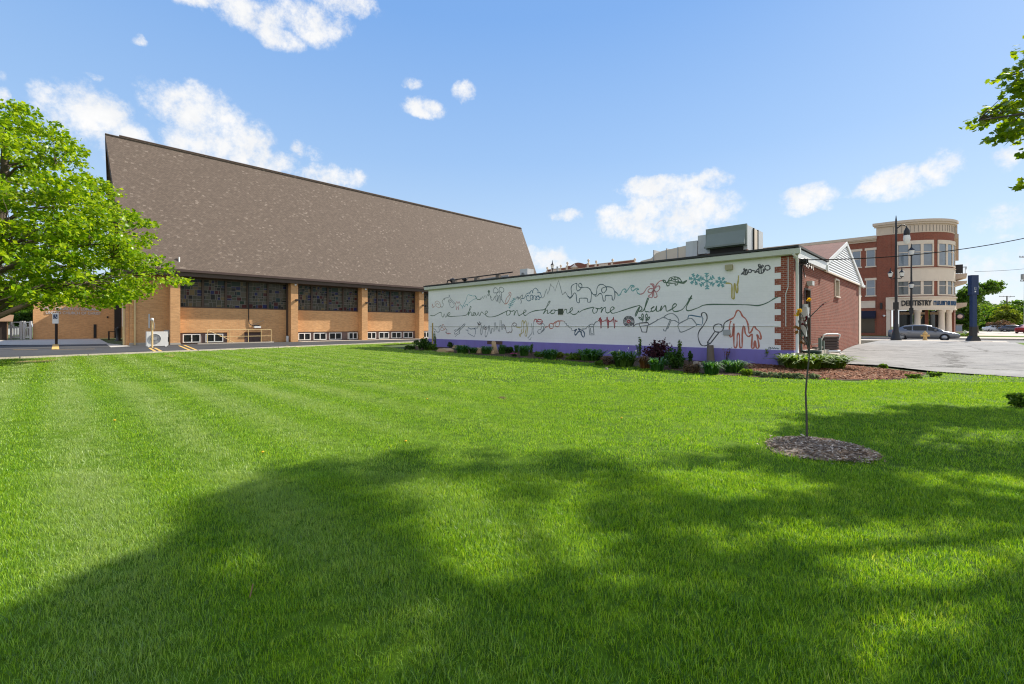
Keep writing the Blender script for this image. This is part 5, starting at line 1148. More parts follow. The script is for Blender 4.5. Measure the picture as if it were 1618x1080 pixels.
# ------------------------------------------------------------------ cars
def make_car(name, paintm, label, group, loc, rz):
    t = empty(name, loc, label, 'car', group, rz)
    Lh = 2.4
    # stations along x (front = +x): bottom, belt height, half width
    st = [(-2.40,.42,.84,.66),(-2.34,.30,.96,.78),(-2.05,.24,1.00,.86),(-1.4,.22,.97,.90),(-.6,.20,.94,.91),(.3,.20,.92,.91),(.95,.20,.90,.90),(1.5,.22,.84,.88),(2.0,.24,.74,.84),(2.28,.28,.64,.74),(2.40,.36,.54,.60)]
    b = MB(); vs = []; n = 9
    for x, z0, z1, w_ in st:
        m_ = (z0+z1)/2
        sec = [(-w_*.92,z0),(-w_,z0+.18),(-w_*1.01,m_+.06),(-w_*.97,z1-.05),(-w_*.86,z1),(0,z1+.03),(w_*.86,z1),(w_*.97,z1-.05),(w_*1.01,m_+.06),(w_,z0+.18),(w_*.92,z0)]
        vs += [(x,y,z) for y,z in sec]
    n = 11
    fs = [(i*n+j, i*n+(j+1) % n, (i+1)*n+(j+1) % n, (i+1)*n+j) for i in range(len(st)-1) for j in range(n)]
    b.add(vs, fs, 0, True); b.add(vs, [tuple(range(n-1,-1,-1)), tuple(range((len(st)-1)*n, len(st)*n))], 0)
    b.build('body', paintm, t)
    # cabin
    cs = [(-2.0,.98,.02,.70),(-1.25,1.36,.0,.60),(-.6,1.44,0,.60),(.1,1.44,0,.60),(.55,1.36,0,.60),(1.35,.92,0,.70)]
    b = MB(); vs = []
    for x, zt, _, wt in cs:
        zb = .90; wb = .82
        vs += [(x,-wb,zb),(x,-(wt+(wb-wt)*.1),zt-.05),(x,-wt*.86,zt),(x,0,zt+.025),(x,wt*.86,zt),(x,wt+(wb-wt)*.1,zt-.05),(x,wb,zb)]
    n = 7
    b.add(vs, [(i*n+j, i*n+j+1, (i+1)*n+j+1, (i+1)*n+j) for i in range(len(cs)-1) for j in range(n-1)], 0, True)
    cb = b.build('roof', paintm, t)
    for sy in (-1, 1):
        g = MB()
        def sp(x, u):
            for k in range(len(cs)-1):
                if cs[k][0] <= x <= cs[k+1][0]:
                    q = (x-cs[k][0])/(cs[k+1][0]-cs[k][0]); zt = cs[k][1]+q*(cs[k+1][1]-cs[k][1])-.05; wt = cs[k][3]+q*(cs[k+1][3]-cs[k][3]); break
            w2 = wt+(.82-wt)*.1; z = .93+(zt-.03-.93)*u; y = .82+(w2-.82)*((z-.9)/max(.05, zt-.9))
            return (x, sy*(y+.012), z)
        for x0, x1 in ((-1.62,-.72),(-.64,.28),):
            xs = [x0+(x1-x0)*k/4 for k in range(5)]; lo = [sp(x, 0) for x in xs]; hi = [sp(x, .93) for x in xs]
            P = lo+hi[::-1]; g.poly(P if sy < 0 else P[::-1])
        xs = [.34,.6,.85,1.05]; lo = [sp(x,0) for x in xs]; hi = [sp(x,.93) for x in xs]; P = lo+hi[::-1]; g.poly(P if sy < 0 else P[::-1])
        g.build('side_window', MT['glass_dark'], t)
    g = MB(); g.poly([(1.28,-.66,.965),(1.28,.66,.965),(.60,.52,1.36),(.60,-.52,1.36)]); g.build('windscreen', MT['glass_mid'], t)
    g = MB(); g.poly([(-1.92,.62,1.03),(-1.92,-.62,1.03),(-1.30,-.50,1.355),(-1.30,.50,1.355)]); g.build('rear_window', MT['glass_dark'], t)
    for x in (-1.42, 1.42):
        for sy in (-1, 1):
            wr = empty('wheel', (x, sy*.80, .33), None, None); wr.parent = t
            q = MB(); q.lathe([(.21,-.1),(.31,-.11),(.335,-.08),(.335,.08),(.31,.11),(.21,.1)], n=22, cap=False); ty = q.build('tyre', MT['tyre'], wr); ty.rotation_euler = (radians(90),0,0)
            q = MB(); q.lathe([(.02,.07),(.06,.08),(.16,.05),(.215,.09),(.215,-.09),(.02,-.09)], n=20); rm = q.build('rim', MT['rim'], wr); rm.rotation_euler = (radians(90*sy),0,0)
    for sy in (-1, 1):
        q = MB(); q.prism([(2.02,sy*.70,.60),(2.36,sy*.56,.52),(2.32,sy*.60,.62),(2.02,sy*.78,.73)], (0,sy*.06,0)); q.build('headlight', MT['chrome'], t)
        q = MB(); q.prism([(-2.37,sy*.50,.72),(-2.02,sy*.84,.72),(-2.02,sy*.84,.90),(-2.36,sy*.50,.88)], (-.02,sy*.025,0)); q.build('tail_light', MT['red_lamp'], t)
        q = MB(); q.prism([(-1.0,sy*.915,.78),(-.82,sy*.915,.78),(-.82,sy*.915,.81),(-1.0,sy*.915,.81)], (0,sy*.02,0)); q.prism([(.05,sy*.92,.77),(.22,sy*.92,.77),(.22,sy*.92,.80),(.05,sy*.92,.80)], (0,sy*.02,0)); q.build('door_handle', MT['chrome'], t)
        q = MB(); q.box(.78,.92,sy*.84,sy*1.02,.92,1.05); q.build('mirror', paintm, t)
    q = MB(); q.box(2.36,2.40,-.5,.5,.36,.46); q.box(-2.41,-2.38,-.6,.6,.36,.5); q.build('bumper', MT['black_metal'], t)
    return t
RZ_N = atan2(-nM.y, -nM.x)
make_car('car', MT['car_silver'], 'silver grey sedan driving past behind the tall street lamp', 'cars in the street', M(35.6,-2.15,.205), RZ_N)
make_car('car', MT['car_red'], 'red car at the right edge beyond the side street', 'cars in the street', gnd(1624,526.5,.34), RZ_N+1.2)
make_car('car', MT['car_dark'], 'dark parked car under the far trees', 'cars in the street', gnd(1603,524.0,.34), RZ_N)
make_car('car', MT['car_white'], 'white parked car half hidden by the small trees', 'cars in the street', gnd(1577,523.6,.34), RZ_N+.2)
# ------------------------------------------------------------------ hydrant, pylon, poles, signs
hy = empty('fire_hydrant', M(30.2,-2.5,.37), 'short amber fire hydrant on the pavement before the car', 'hydrant', rz=ROTM)
b = MB(); b.lathe([(.17,0),(.17,.05),(.12,.07),(.12,.48),(.16,.5),(.16,.54),(.13,.62),(.05,.70),(.04,.76)], n=14); b.build('barrel', MT['amber'], hy)
b = MB(); b.tube([(0,-.27,.38),(0,.27,.38)], .075, 10); b.tube([(-.2,0,.36),(0,0,.36)], .09, 10); b.build('nozzle', MT['amber'], hy)
py = empty('sign_pylon', M(29.86,-5.24,.37), 'tall dark blue pylon sign on a black flared foot', 'sign', rz=ROTM-radians(45))
b = MB(); b.box(-.165,.165,-.12,.12,1.1,3.6); b.build('post', MT['blue_sign'], py)
b = MB(); b.box(-.27,.27,-.15,.15,3.601,5.05); b.box(-.28,.28,-.16,.16,3.56,3.60); pn = b.build('sign_panel', MT['blue_sign'], py)
b = MB(); b.prism([(-.2,-.13,.35),(.2,-.13,.35),(.2,-.13,1.1),(-.2,-.13,1.1)], (0,.26,0)); b.prism([(-.42,-.2,0),(.42,-.2,0),(.38,-.2,.12),(.21,-.2,.38),(-.21,-.2,.38),(-.38,-.2,.12)], (0,.4,0)); b.build('foot', MT['black_metal'], py)
b = MB(); b.tube([(-.05,-.155,3.93),(.05,-.155,3.93),(.05,-.155,4.12),(-.05,-.155,4.12),(-.05,-.155,3.93)], .012, 5); b.box(-.055,.055,-.157,-.152,3.74,3.84); b.build('symbol', MT['white_trim'], pn)
pc = empty('concrete_kerb', M(29.3,-5.4,.36), 'low stained concrete island under the blue pylon', 'kerb', rz=ROTM-radians(45))
b = MB(); b.box(-.85,.8,-.4,.5,-.2,.03); b.build('island', MT['concrete'], pc)
def utility(loc, h, label, arms, r, trans=False, m='wood_grey', grp=None, rz=0):
    t = empty('utility_pole', loc, label, 'utility pole', grp, rz)
    b = MB(); b.tube([(0,0,-.2),(0,0,h)], [r, r*.62], 12); b.build('pole', MT[m], t)
    for z, l in arms:
        b = MB(); b.box(-l/2,l/2,-.06,.06,z-.07,z+.07)
        for k in (-1,-.5,.5,1): b.lathe([(.04,z+.07),(.06,z+.14),(.03,z+.24)], (k*l*.46,0,0), 8)
        b.tube([(l*.3,0,z),(0,0,z-.7)], .025, 5); b.build('crossarm', MT['wood_grey'], t)
    if trans:
        b = MB(); b.lathe([(.26,0),(.3,.05),(.3,.85),(.33,.9),(.2,1.0)], (-.55,0,h*.66), 14); b.build('transformer', MT['grey_metal'], t)
    return t
utility(gnd(1621,525.5,.34)*1, 14.5, 'grey utility pole with transformer at the right edge', [(13.6,2.6),(9.3,2.2)], .30, True, 'grey_metal', 'utility poles', radians(5))
pd = 150; rp = ray(1591, 500); utility(Vector((rp.x*pd, pd, .3)), 11.3, 'distant utility pole with one crossarm above the trees', [(11.1,5.2)], .26, False, 'wood_grey', 'utility poles')
def wire(name, p, q, sag, r, label, mid=None):
    b = MB(); pts = []
    for k in range(25):
        t = k/24; v = p.lerp(q, t); v = v+Vector((0,0,-sag*4*t*(1-t))); pts.append(v)
    b.tube(pts, r, 6); o = b.build(name, MT['wire_black']); return tag(o, label, 'wire', 'overhead wires')
pa = M(.5,-.2,4.05); r2 = ray(1760, 338); pe = Vector((r2.x*22, 22, 1.5+r2.z*22))
wire('power_line', pa, pe, .55, .02, 'thick black service wire sagging from the brick corner to the right')
r1 = ray(1540, 428.5); r3 = ray(1640, 422); wire('power_line', Vector((r1.x*95, 95, 1.5+r1.z*95)), Vector((r3.x*99, 99, 1.5+r3.z*99)), .2, .035, 'thin distant wire running to the utility pole crossarm')
ms = empty('monument_sign', gnd(1515.5,525.8,.35), 'small stone monument sign between corner building and blue pylon', 'sign', rz=ROTM-radians(45))
b = MB(); b.box(-.75,.55,-.15,.15,0,.35); b.box(-.7,.5,-.2,.2,1.35,1.45); b.build('frame', MT['stone'], ms)
b = MB(); b.box(-.62,.42,-.1,.1,.35,1.35); b.build('sign_panel', mat('panel_blue_grey', (.25,.28,.33), .5, .1, 3), ms)
b = MB(); b.box(-1.15,-.95,-.1,.1,0,1.5); b.build('post', MT['black_metal'], ms)
fe = empty('rail_fence', gnd(1568,523.3,.34), 'low white rail fence behind the far small trees', 'fence', rz=-.15)
for k in range(14): b = MB(); b.box(k*1.1-.06,k*1.1+.06,-.06,.06,0,1.2); b.build('post', MT['white_trim'], fe)
b = MB(); b.box(-.1,14.4,-.03,.03,.95,1.08); b.box(-.1,14.4,-.03,.03,.45,.58); b.build('rail', MT['white_trim'], fe)
hs = empty('white_house', Vector((-93, 78, 0)), 'white house glimpsed beyond the gate behind the maple', 'house', rz=ROTC)
b = MB(); b.box(-6,6,0,8,0,6.5); b.build('wall', MT['white_siding'], hs)
b = MB(); b.prism([(-6.4,-.5,6.45),(-6.4,4,9.4),(-6.4,8.5,6.45)], (12.8,0,0)); b.build('roof', MT['dark_brown'], hs)
for x in (-4,-1,2,4.5):
    for z in (1.2,4.2): b = MB(); b.box(x-.5,x+.5,-.06,.0,z,z+1.4); b.build('window', MT['glass_mid'], hs)
# ------------------------------------------------------------------ leaves and trees
def leaf_arrays(Cn, size, up=.75, spread=.55, rng=RNG, lobed=False, aspect=.8, droop=None):
    n = len(Cn)
    N = rng.normal(0, spread, (n,3)); N[:,2] += up
    if droop is not None: N += droop
    N /= np.linalg.norm(N, axis=1)[:,None]+1e-9
    a = rng.normal(0, 1, (n,3)); U = a-N*(a*N).sum(1)[:,None]; U /= np.linalg.norm(U, axis=1)[:,None]+1e-9
    W = np.cross(N, U); s = size*rng.uniform(.65, 1.25, n)[:,None]
    if not lobed:
        b = Cn-U*s*.5; t = Cn+U*s*.5; l = Cn+W*s*.5*aspect+N*s*.12-U*s*.05; r = Cn-W*s*.5*aspect+N*s*.12-U*s*.05
        V = np.stack([b,l,t,r],1).reshape(-1,3); k = np.arange(n)*4
        T = np.stack([np.stack([k,k+2,k+1],1), np.stack([k,k+3,k+2],1)],1).reshape(-1,3)
        return V, T
    prof = [(-.5,0),(-.28,.42),(-.02,.30),(.12,.52),(.22,.22),(.55,0),(.22,-.22),(.12,-.52),(-.02,-.30),(-.28,-.42)]
    vs = [Cn-U*s*.02]+[Cn+U*s*p[0]+W*s*p[1]+N*s*.16*abs(p[1]) for p in prof]
    m = len(vs); V = np.stack(vs,1).reshape(-1,3); k = np.arange(n)*m; T = []
    for i in range(1, m): j = i+1 if i+1 < m else 1; T.append(np.stack([k, k+i, k+j],1))
    return V, np.stack(T,1).reshape(-1,3)
def spray(centers, per, rad, flat, rng=RNG):
    C = np.repeat(np.asarray(centers, float), per, 0); n = len(C)
    d = rng.normal(0, 1, (n,3)); d /= np.linalg.norm(d, axis=1)[:,None]; q = rng.random(n)**.45
    off = d*q[:,None]*rad*rng.uniform(.7,1.2,(n,1)); off[:,2] *= flat
    off[:,2] -= .18*np.hypot(off[:,0], off[:,1])
    return C+off
def limbs(b, base, top, ends, r0, seed=0, twigs=(), trunk_pts=None):
    rr = random.Random(seed); tp = trunk_pts or [base, base.lerp(top,.35)+Vector((rr.uniform(-.1,.1),rr.uniform(-.1,.1),0)), base.lerp(top,.7), top]
    k = len(tp); rad = [r0*(1-.8*i/(k-1)) for i in range(k)]; rad[0] = r0*1.35
    P = [tp[0], tp[0].lerp(tp[1],.12)]+tp[1:]; rad = [rad[0], r0]+rad[1:]
    b.tube(P, rad, 10)
    nodes = []
    for i in range(len(tp)-1):
        for t in (0,.25,.5,.75): nodes.append((tp[i].lerp(tp[i+1], t), r0*(1-.8*(i+t)/(k-1))))
    pts = [(p, r) for p, r in nodes]
    for e in ends:
        cand = [(p, r) for p, r in nodes if p.z < e.z+.2 and p.z > base.z+1.2] or nodes[-2:]
        best = min(cand, key=lambda c: abs((e.z-c[0].z)-.45*hypot(e.x-c[0].x, e.y-c[0].y)))
        p, r = best; L = (e-p).length; m1 = p.lerp(e,.35)+Vector((rr.uniform(-.1,.1)*L,rr.uniform(-.1,.1)*L,.10*L)); m2 = p.lerp(e,.7)+Vector((rr.uniform(-.06,.06)*L,rr.uniform(-.06,.06)*L,.08*L))
        r1 = min(r*.6, .03+.016*L); b.tube([p, m1, m2, e], [r1, r1*.7, r1*.4, .012], 6)
        for t in (.2,.4,.6,.8,1): 
            q = p.lerp(m1, t/.35) if t < .35 else (m1.lerp(m2,(t-.35)/.35) if t < .7 else m2.lerp(e,(t-.7)/.3)); pts.append((q, r1*.4))
    for c in twigs:
        c = Vector(c); p, r = min(pts, key=lambda q: (q[0]-c).length+(.6 if q[0].z > c.z+.3 else 0)); L = (c-p).length
        if L < .15: continue
        m = p.lerp(c,.5)+Vector((rr.uniform(-.12,.12)*L,rr.uniform(-.12,.12)*L,.10*L)); q = max(.008, min(r*.7, .006+.007*L))
        b.tube([p, m, c], [q, q*.7, .005], 4, cap=False)
def tree(name, label, grp, base, top, ends, cl, r0, leafm, per, rad, size, flat=.3, seed=0, lobed=False, twig=True, up=.75, bark='bark', cat='tree', trunk_pts=None):
    t = empty(name, base, label, cat, grp); rng = np.random.default_rng(seed)
    b = MB(); limbs(b, Vector(base), Vector(top), ends, r0, seed, cl if twig else (), trunk_pts)
    o = b.build('trunk', MT[bark], t); o.matrix_parent_inverse = Matrix.Translation(-Vector(base))
    P = spray(cl, per, rad, flat, rng); V, T = leaf_arrays(P, size, up, .55, rng, lobed)
    c = np_mesh('crown', V, T, leafm, t); c.matrix_parent_inverse = Matrix.Translation(-Vector(base)); return t
LM = dict(maple=leafmat('maple_leaf', (.13,.26,.010), (.46,.56,.022), .52, (1.35,1.3,.4), 1.4), maple2=leafmat('maple_leaf_dark', (.12,.22,.012), (.30,.38,.022), .5, (1.5,1.4,.4), .9),
    dark=leafmat('leaf_dark', (.022,.065,.012), (.075,.145,.022), .38), mid=leafmat('leaf_mid', (.060,.13,.014), (.15,.235,.028), .42), lime=leafmat('leaf_lime', (.09,.17,.015), (.22,.28,.03), .45, scale=3),
    olive=leafmat('leaf_olive', (.13,.17,.02), (.27,.29,.04), .4, scale=.5), far=leafmat('leaf_far', (.09,.16,.03), (.24,.28,.07), .3, scale=.12), purple=leafmat('leaf_purple', (.035,.012,.018), (.10,.035,.045), .3, (1.6,.7,.8), 3),
    strap=leafmat('leaf_strap', (.030,.105,.018), (.10,.21,.035), .35, scale=4), strap2=leafmat('leaf_strap_light', (.045,.105,.015), (.11,.185,.03), .4, scale=4), dry=leafmat('leaf_dry', (.10,.065,.045), (.22,.15,.09), .25, (1.2,1,.7), 6),
    rust=leafmat('leaf_rust', (.14,.055,.02), (.24,.13,.04), .3, (1.3,1,.6), 6), pale=leafmat('leaf_pale', (.12,.17,.07), (.36,.40,.24), .3, (1.2,1.2,.8), 9), gold=leafmat('leaf_gold', (.55,.30,.02), (.70,.46,.04), .4, (1.3,1.2,.5), 9), wine=leafmat('leaf_wine', (.09,.012,.02), (.16,.03,.03), .35, (1.6,.6,.6), 9),
    pinkb=leafmat('leaf_bronze', (.13,.085,.05), (.22,.14,.08), .3, (1.2,1,.8), .5))
# maple at the left
rg = np.random.default_rng(5); prof = [(1.9,2.6),(2.5,4.4),(3.2,5.7),(4.0,5.8),(4.9,5.5),(5.8,5.0),(7.0,4.1),(8.0,3.4),(9.0,2.5),(9.8,1.6),(10.5,.7)]
zs, rs = [p[0] for p in prof], [p[1] for p in prof]; ax = Vector((-21.2, 18.0, 0)); cl = []
while len(cl) < 800:
    z = rg.uniform(2.5, 10.5); a = rg.uniform(0, 2*pi); Rm = np.interp(z, zs, rs)*(1+.10*sin(3*a+z*1.3)+.08*sin(5*a-z*2.1)+.05*sin(9*a+z*3.3))
    if rg.random() > (Rm/6.0)**1.3+.08: continue
    q = Rm*(.30+.70*rg.random()**.55)
    cl.append((ax.x+.3+.05*z+q*cos(a), ax.y+q*.9*sin(a), z+.08*(rg.random()-.5)))
ends = []
for k in range(26):
    a = k*2.399; z = 3.0+6.0*(k/26); Rm = np.interp(z, zs, rs)*.78; ends.append(Vector((ax.x+Rm*cos(a), ax.y+Rm*.9*sin(a), z+.2)))
ends += [Vector((-17.4,21.8,4.0)), Vector((-16.8,19.0,4.4)), Vector((-17.2,15.0,3.3))]
tree('maple_tree', 'big bright green maple overhanging the church car park at left', 'maple trees', ax, Vector((-20.2,18.0,9.2)), ends, cl, .36, LM['maple'], 58, .56, .17, .46, 3, up=.6,
     trunk_pts=[ax, Vector((-21.0,18,2.2)), Vector((-20.5,18.0,4.8)), Vector((-20.3,18.1,7.4)), Vector((-20.2,18,9.2))])
# maple at the right: its shade falls over the near lawn, one bough reaches into the picture
SH = [gnd(*p) for p in [(1330,632),(1300,645),(1215,660),(1150,688),(1060,704),(940,700),(880,713),(770,716),(640,712),(560,726),(440,742),(330,800),(200,870),(100,930),(0,985),(-200,1080),(0,1300),(900,1400),(1700,1300),(1900,1000),(1750,700),(1618,652),(1420,640)]]
SH = [Vector((p.x, p.y, 0)) for p in SH]
HOLES = [((670,905),.05,.0),((545,1065),.02,.0),((950,965),.0,.0),((330,900),.0,.0),((805,835),.50,.36),((690,790),.35,.2),((1215,768),.30,.16),((1100,775),.25,.12),((1440,955),.33,.22),((1560,860),.45,.25),((1560,770),.5,.22),((1330,865),.3,.2),((1250,620),.6,.3),((560,1060),.14,.1),((1600,690),.6,.3),((1490,700),.3,.16)]
HOLES = [(gnd(*h[0]), h[1]+.36, h[2]+.32) for h in HOLES]
KS = SUN.to_2d()/SUN.z; rg = np.random.default_rng(8); cl2 = []; ctr = Vector((13.2, 8.6, 9.2))
def frame_ok(p):
    if p[1] < .3: return True
    x = CX+F_*p[0]/p[1]; y = HX-F_*(p[2]-EYE)/p[1]; return x > 1665 or y < -75 or x < -60
tries = 0
while len(cl2) < 400 and tries < 400000:
    tries += 1
    x, y = rg.uniform(-4, 9.5), rg.uniform(-1.5, 9.2)
    if not inpoly(x, y, SH): continue
    if any(((x-h[0].x)/h[1])**2+((y-h[0].y)/h[2])**2 < 1 for h in HOLES): continue
    z = rg.uniform(3.6, 15.2); p = (x+KS.x*z, y+KS.y*z, z)
    d = Vector(((p[0]-ctr.x)/7.4, (p[1]-ctr.y)/7.0, (p[2]-ctr.z)/6.2)).length
    if d > 1 or rg.random() > .25+.75*d: continue
    if not frame_ok(p): continue
    cl2.append(p)
nsh = len(cl2)
for (x, y) in [(1534,190),(1548,183),(1562,172),(1578,166),(1592,174),(1606,184),(1614,158),(1572,122),(1588,113),(1604,104),(1614,84),(1616,68),(1563,214),(1578,206),(1596,204),(1610,214),(1617,238),(1619,290),(1556,186),(1586,190),(1600,150),(1590,140),(1600,130),(1612,125),(1575,214),(1612,196)]:
    Y = 11.6+rg.uniform(-.5,.5); r = ray(x+12, y); cl2.append((r.x*Y, Y, EYE+r.z*Y))
for k in range(150):
    a = rg.uniform(-1.4, 1.9); z = rg.uniform(4.2, 14.5); q = 6.6*sqrt(max(.05, 1-((z-9.2)/6.2)**2))*rg.uniform(.5,1)
    p = (ctr.x+q*cos(a)+1, ctr.y+q*sin(a), z)
    if frame_ok(p) and p[1] < 9: cl2.append(p)
b2 = Vector((14.2, 8.2, 0)); ends = [Vector(cl2[i]) for i in range(0, nsh, nsh//22)]
ends += [Vector((ray(1546,190).x*11.6, 11.6, EYE+ray(1546,190).z*11.6)), Vector((ray(1590,122).x*11.6, 11.6, EYE+ray(1590,122).z*11.6))]
tree('maple_tree', 'right hand maple whose leafy bough enters the upper right corner', 'maple trees', b2, Vector((13.6,8.4,13.0)), ends, cl2, .30, LM['maple2'], 30, .38, .15, .45, 4, lobed=True, up=.6)
# ------------------------------------------------------------------ distant trees
def far_tree(name, label, grp, px, py, Y, pts, r, leafm, n, per, size, tr=.22, seed=0, cat='tree'):
    base = gnd(px, 530, .34); base = Vector((ray(px,0).x*Y, Y, .3)); rg = np.random.default_rng(seed); cl = []
    for (cx, cy, rx, ry) in pts:
        c = Vector((ray(cx,cy).x*Y, Y, EYE+ray(cx,cy).z*Y)); sx = rx*Y/F_; sz = ry*Y/F_
        for _ in range(max(3, int(n*rx*ry/400))):
            d = rg.normal(0,1,3); d /= np.linalg.norm(d); q = rg.random()**.4
            cl.append((c.x+d[0]*sx*q, c.y+d[1]*sx*q, c.z+d[2]*sz*q))
    zt = max(c[2] for c in cl); ends = [Vector(cl[i]) for i in range(0, len(cl), max(1, len(cl)//9))]
    return tree(name, label, grp, base, Vector((base.x, base.y, max(base.z+2, zt*.8))), ends, cl, tr, leafm, per, r, size, .6, seed, twig=False, up=.5, cat=cat)
G_ = 'trees beyond the street'
far_tree('tree', 'broad fresh green tree behind the small trees at far right', G_, 1600, 0, 150, [(1600,488,22,14),(1580,492,16,12),(1622,490,20,14)], 1.3, LM['mid'], 50, 60, .6, .2, 12)
far_tree('tree', 'light green tree just right of the blue pylon in the distance', G_, 1556, 0, 160, [(1556,494,16,12),(1546,500,10,10),(1568,498,12,10)], 1.3, LM['lime'], 50, 60, .6, .2, 13)
far_tree('tree', 'dark green street tree behind the blue pylon with one bough reaching right', G_, 1543, 0, 82, [(1520,485,20,28),(1535,470,18,20),(1552,456,16,11),(1568,450,12,8),(1576,455,7,6),(1515,510,14,12),(1530,505,16,14)], .9, LM['mid'], 42, 60, .42, .28, 1)
far_tree('tree', 'small round green tree right of the blue pylon', G_, 1562, 0, 112, [(1562,505,15,14),(1556,512,10,9),(1572,508,10,10)], .9, LM['mid'], 50, 60, .5, .16, 2)
far_tree('tree', 'yellow green small tree between two darker ones by the fence', G_, 1588, 0, 108, [(1588,498,15,15),(1598,500,12,12),(1580,505,10,9)], .9, LM['olive'], 50, 60, .5, .16, 3)
far_tree('tree', 'low bronze leaved tree in front of the yellow green one', G_, 1582, 0, 100, [(1580,512,12,7),(1590,513,8,6)], .8, LM['pinkb'], 60, 60, .42, .14, 4)
far_tree('tree', 'small green tree nearest the right edge by the utility pole', G_, 1606, 0, 115, [(1604,511,10,10),(1612,505,9,9)], .9, LM['lime'], 50, 60, .5, .15, 5)
far_tree('tree', 'reddish shrubby tree peeping out right beside the pylon post', G_, 1550, 0, 120, [(1550,502,6,10)], .8, LM['pinkb'], 70, 60, .5, .13, 6)
far_tree('tree', 'shaded green tree behind the grey gate at left', 'trees beyond the gate', 34, 0, 66, [(34,488,22,20),(20,500,12,12),(48,480,16,22),(30,470,20,14)], .8, LM['mid'], 40, 50, .35, .2, 7)
far_tree('tree', 'dark hedge like tree low behind the grey gate', 'trees beyond the gate', 44, 0, 60, [(42,502,14,9),(30,506,12,7)], .6, LM['dark'], 60, 50, .28, .15, 8)
rg = np.random.default_rng(31); cl = []
for k in range(520):
    px = rg.uniform(1440, 1760); Y = rg.uniform(255, 340); h = 13.2+1.6*sin(px*.045)+1.4*sin(px*.13+1)+rg.uniform(-1,1)
    cl.append((ray(px,0).x*Y, Y, h*rg.random()**.5))
P = spray(cl, 60, 3.6, .6, rg); V, T = leaf_arrays(P, 1.5, .5, .6, rg); tag(np_mesh('woodland', V, T, LM['far']), 'far wooded rise on the horizon at right', 'woodland', kind='stuff')
# ------------------------------------------------------------------ garden plants
def straps(cnt, w_, h, rng, arch=.8, wid=.014):
    V = []; T = []
    for i in range(cnt):
        a = rng.uniform(0, 2*pi); q = .35*w_*sqrt(rng.random()); c = np.array([q*cos(a), q*sin(a), 0]); H = h*rng.uniform(.55,1.05); out = arch*rng.uniform(.1,1)*w_*.75
        d = np.array([cos(a+rng.normal(0,.5)), sin(a+rng.normal(0,.5)), 0]); s = np.array([-d[1], d[0], 0]); k = len(V); ww = wid*rng.uniform(.7,1.3)
        for j, (u, z, m) in enumerate(((0,0,.8),(.18,.5,1),(.5,.88,.85),(1,.92-.35*arch*rng.random(),.1))):
            p = c+d*out*u+np.array([0,0,H*z]); V += [p-s*ww*m, p+s*ww*m]
        for j in range(3): T += [(k+2*j,k+2*j+1,k+2*j+3), (k+2*j,k+2*j+3,k+2*j+2)]
    return V, T
def plant(kind, px, base_y, wpx, top_y, leaf, label, cat='plant', grp='plants in the bed along the painted wall', name=None, flower=None, seed=None, at=None, dens=1.0):
    p = at or gnd(px, base_y); Y = p.y; w_ = wpx*Y/F_; h = max(.08, (base_y-top_y)*Y/F_)
    if at is not None: h = top_y; w_ = wpx
    sd = seed or int(px*7+base_y); rng = np.random.default_rng(sd)
    t = empty(name or {'strap':'strap_leaf_plant','bush':'shrub','mound':'mound_plant','stem':'leafy_stem_plant','twig':'bare_twig_shrub'}[kind], (p.x, p.y, .012), label, cat, grp)
    lm_ = LM[leaf] if isinstance(leaf, str) else leaf
    if kind == 'strap':
        w_ *= 1.3; h *= 1.12; V, T = straps(int(190*dens), w_, h, rng, .8, max(.010, .018*w_/.6)); np_mesh('foliage', V, T, lm_, t)
    elif kind in ('bush', 'mound'):
        w_ *= 1.25; h *= 1.1; n = int(44*dens); C = rng.normal(0,1,(n,3)); C /= np.linalg.norm(C, axis=1)[:,None]; C *= (rng.random(n)**.4)[:,None]
        if kind == 'bush': C = C*[w_*.42,w_*.38,h*.42]+[0,0,h*.52]
        else: C = np.abs(C)*[1,1,1]*np.where(rng.random((n,3)) < .5, -1, 1)*[w_*.42,w_*.40,h*.0]+np.stack([np.zeros(n),np.zeros(n),h*.75*rng.random(n)],1)*(1)
        P = spray(C, 34, min(w_,h)*.28, .75, rng); P[:,2] = np.abs(P[:,2]); V, T = leaf_arrays(P, min(.10, .035+.09*min(w_,h)), .45, .6, rng); np_mesh('foliage', V, T, lm_, t)
        b = MB()
        for c in C[::3]: b.tube([(c[0]*.15,c[1]*.15,-.01),(c[0]*.6,c[1]*.6,c[2]*.6),tuple(c)], [.010,.007,.003], 5, cap=False)
        b.build('stem', MT['bark_young'], t)
    elif kind in ('stem', 'twig'):
        b = MB(); L = []
        for i in range(5 if kind == 'stem' else 7):
            a = rng.uniform(0, 2*pi); q = w_*.4*rng.random(); hh = h*rng.uniform(.6,1); e = (q*cos(a), q*sin(a), hh)
            b.tube([(e[0]*.2,e[1]*.2,0),(e[0]*.6,e[1]*.6,hh*.5),e], [.009,.007,.003], 5, cap=False)
            for u in (np.linspace(.35,1,9) if kind == 'stem' else (.8,1)):
                L.append((e[0]*(.2+.8*u), e[1]*(.2+.8*u), hh*u))
        b.build('stem', MT['bark_young'], t)
        P = spray(np.array(L), 9 if kind == 'stem' else 4, .07, .7, rng); V, T = leaf_arrays(P, .06, .5, .6, rng); np_mesh('foliage', V, T, lm_, t)
    if flower:
        col, cnt, fz = flower; P = np.stack([rng.normal(0,w_*.22,cnt), rng.normal(0,w_*.22,cnt), h*fz*rng.uniform(.85,1.1,cnt)],1); P = np.repeat(P, 6, 0)+rng.normal(0,.018,(cnt*6,3))
        V, T = leaf_arrays(P, .05, .6, .6, rng); np_mesh('flower', V, T, col, t)
    return t
fw = mat('petal_white', (.8,.8,.76), .6, .05, 5); fp_ = mat('petal_pink', (.45,.06,.22), .6, .1, 5)
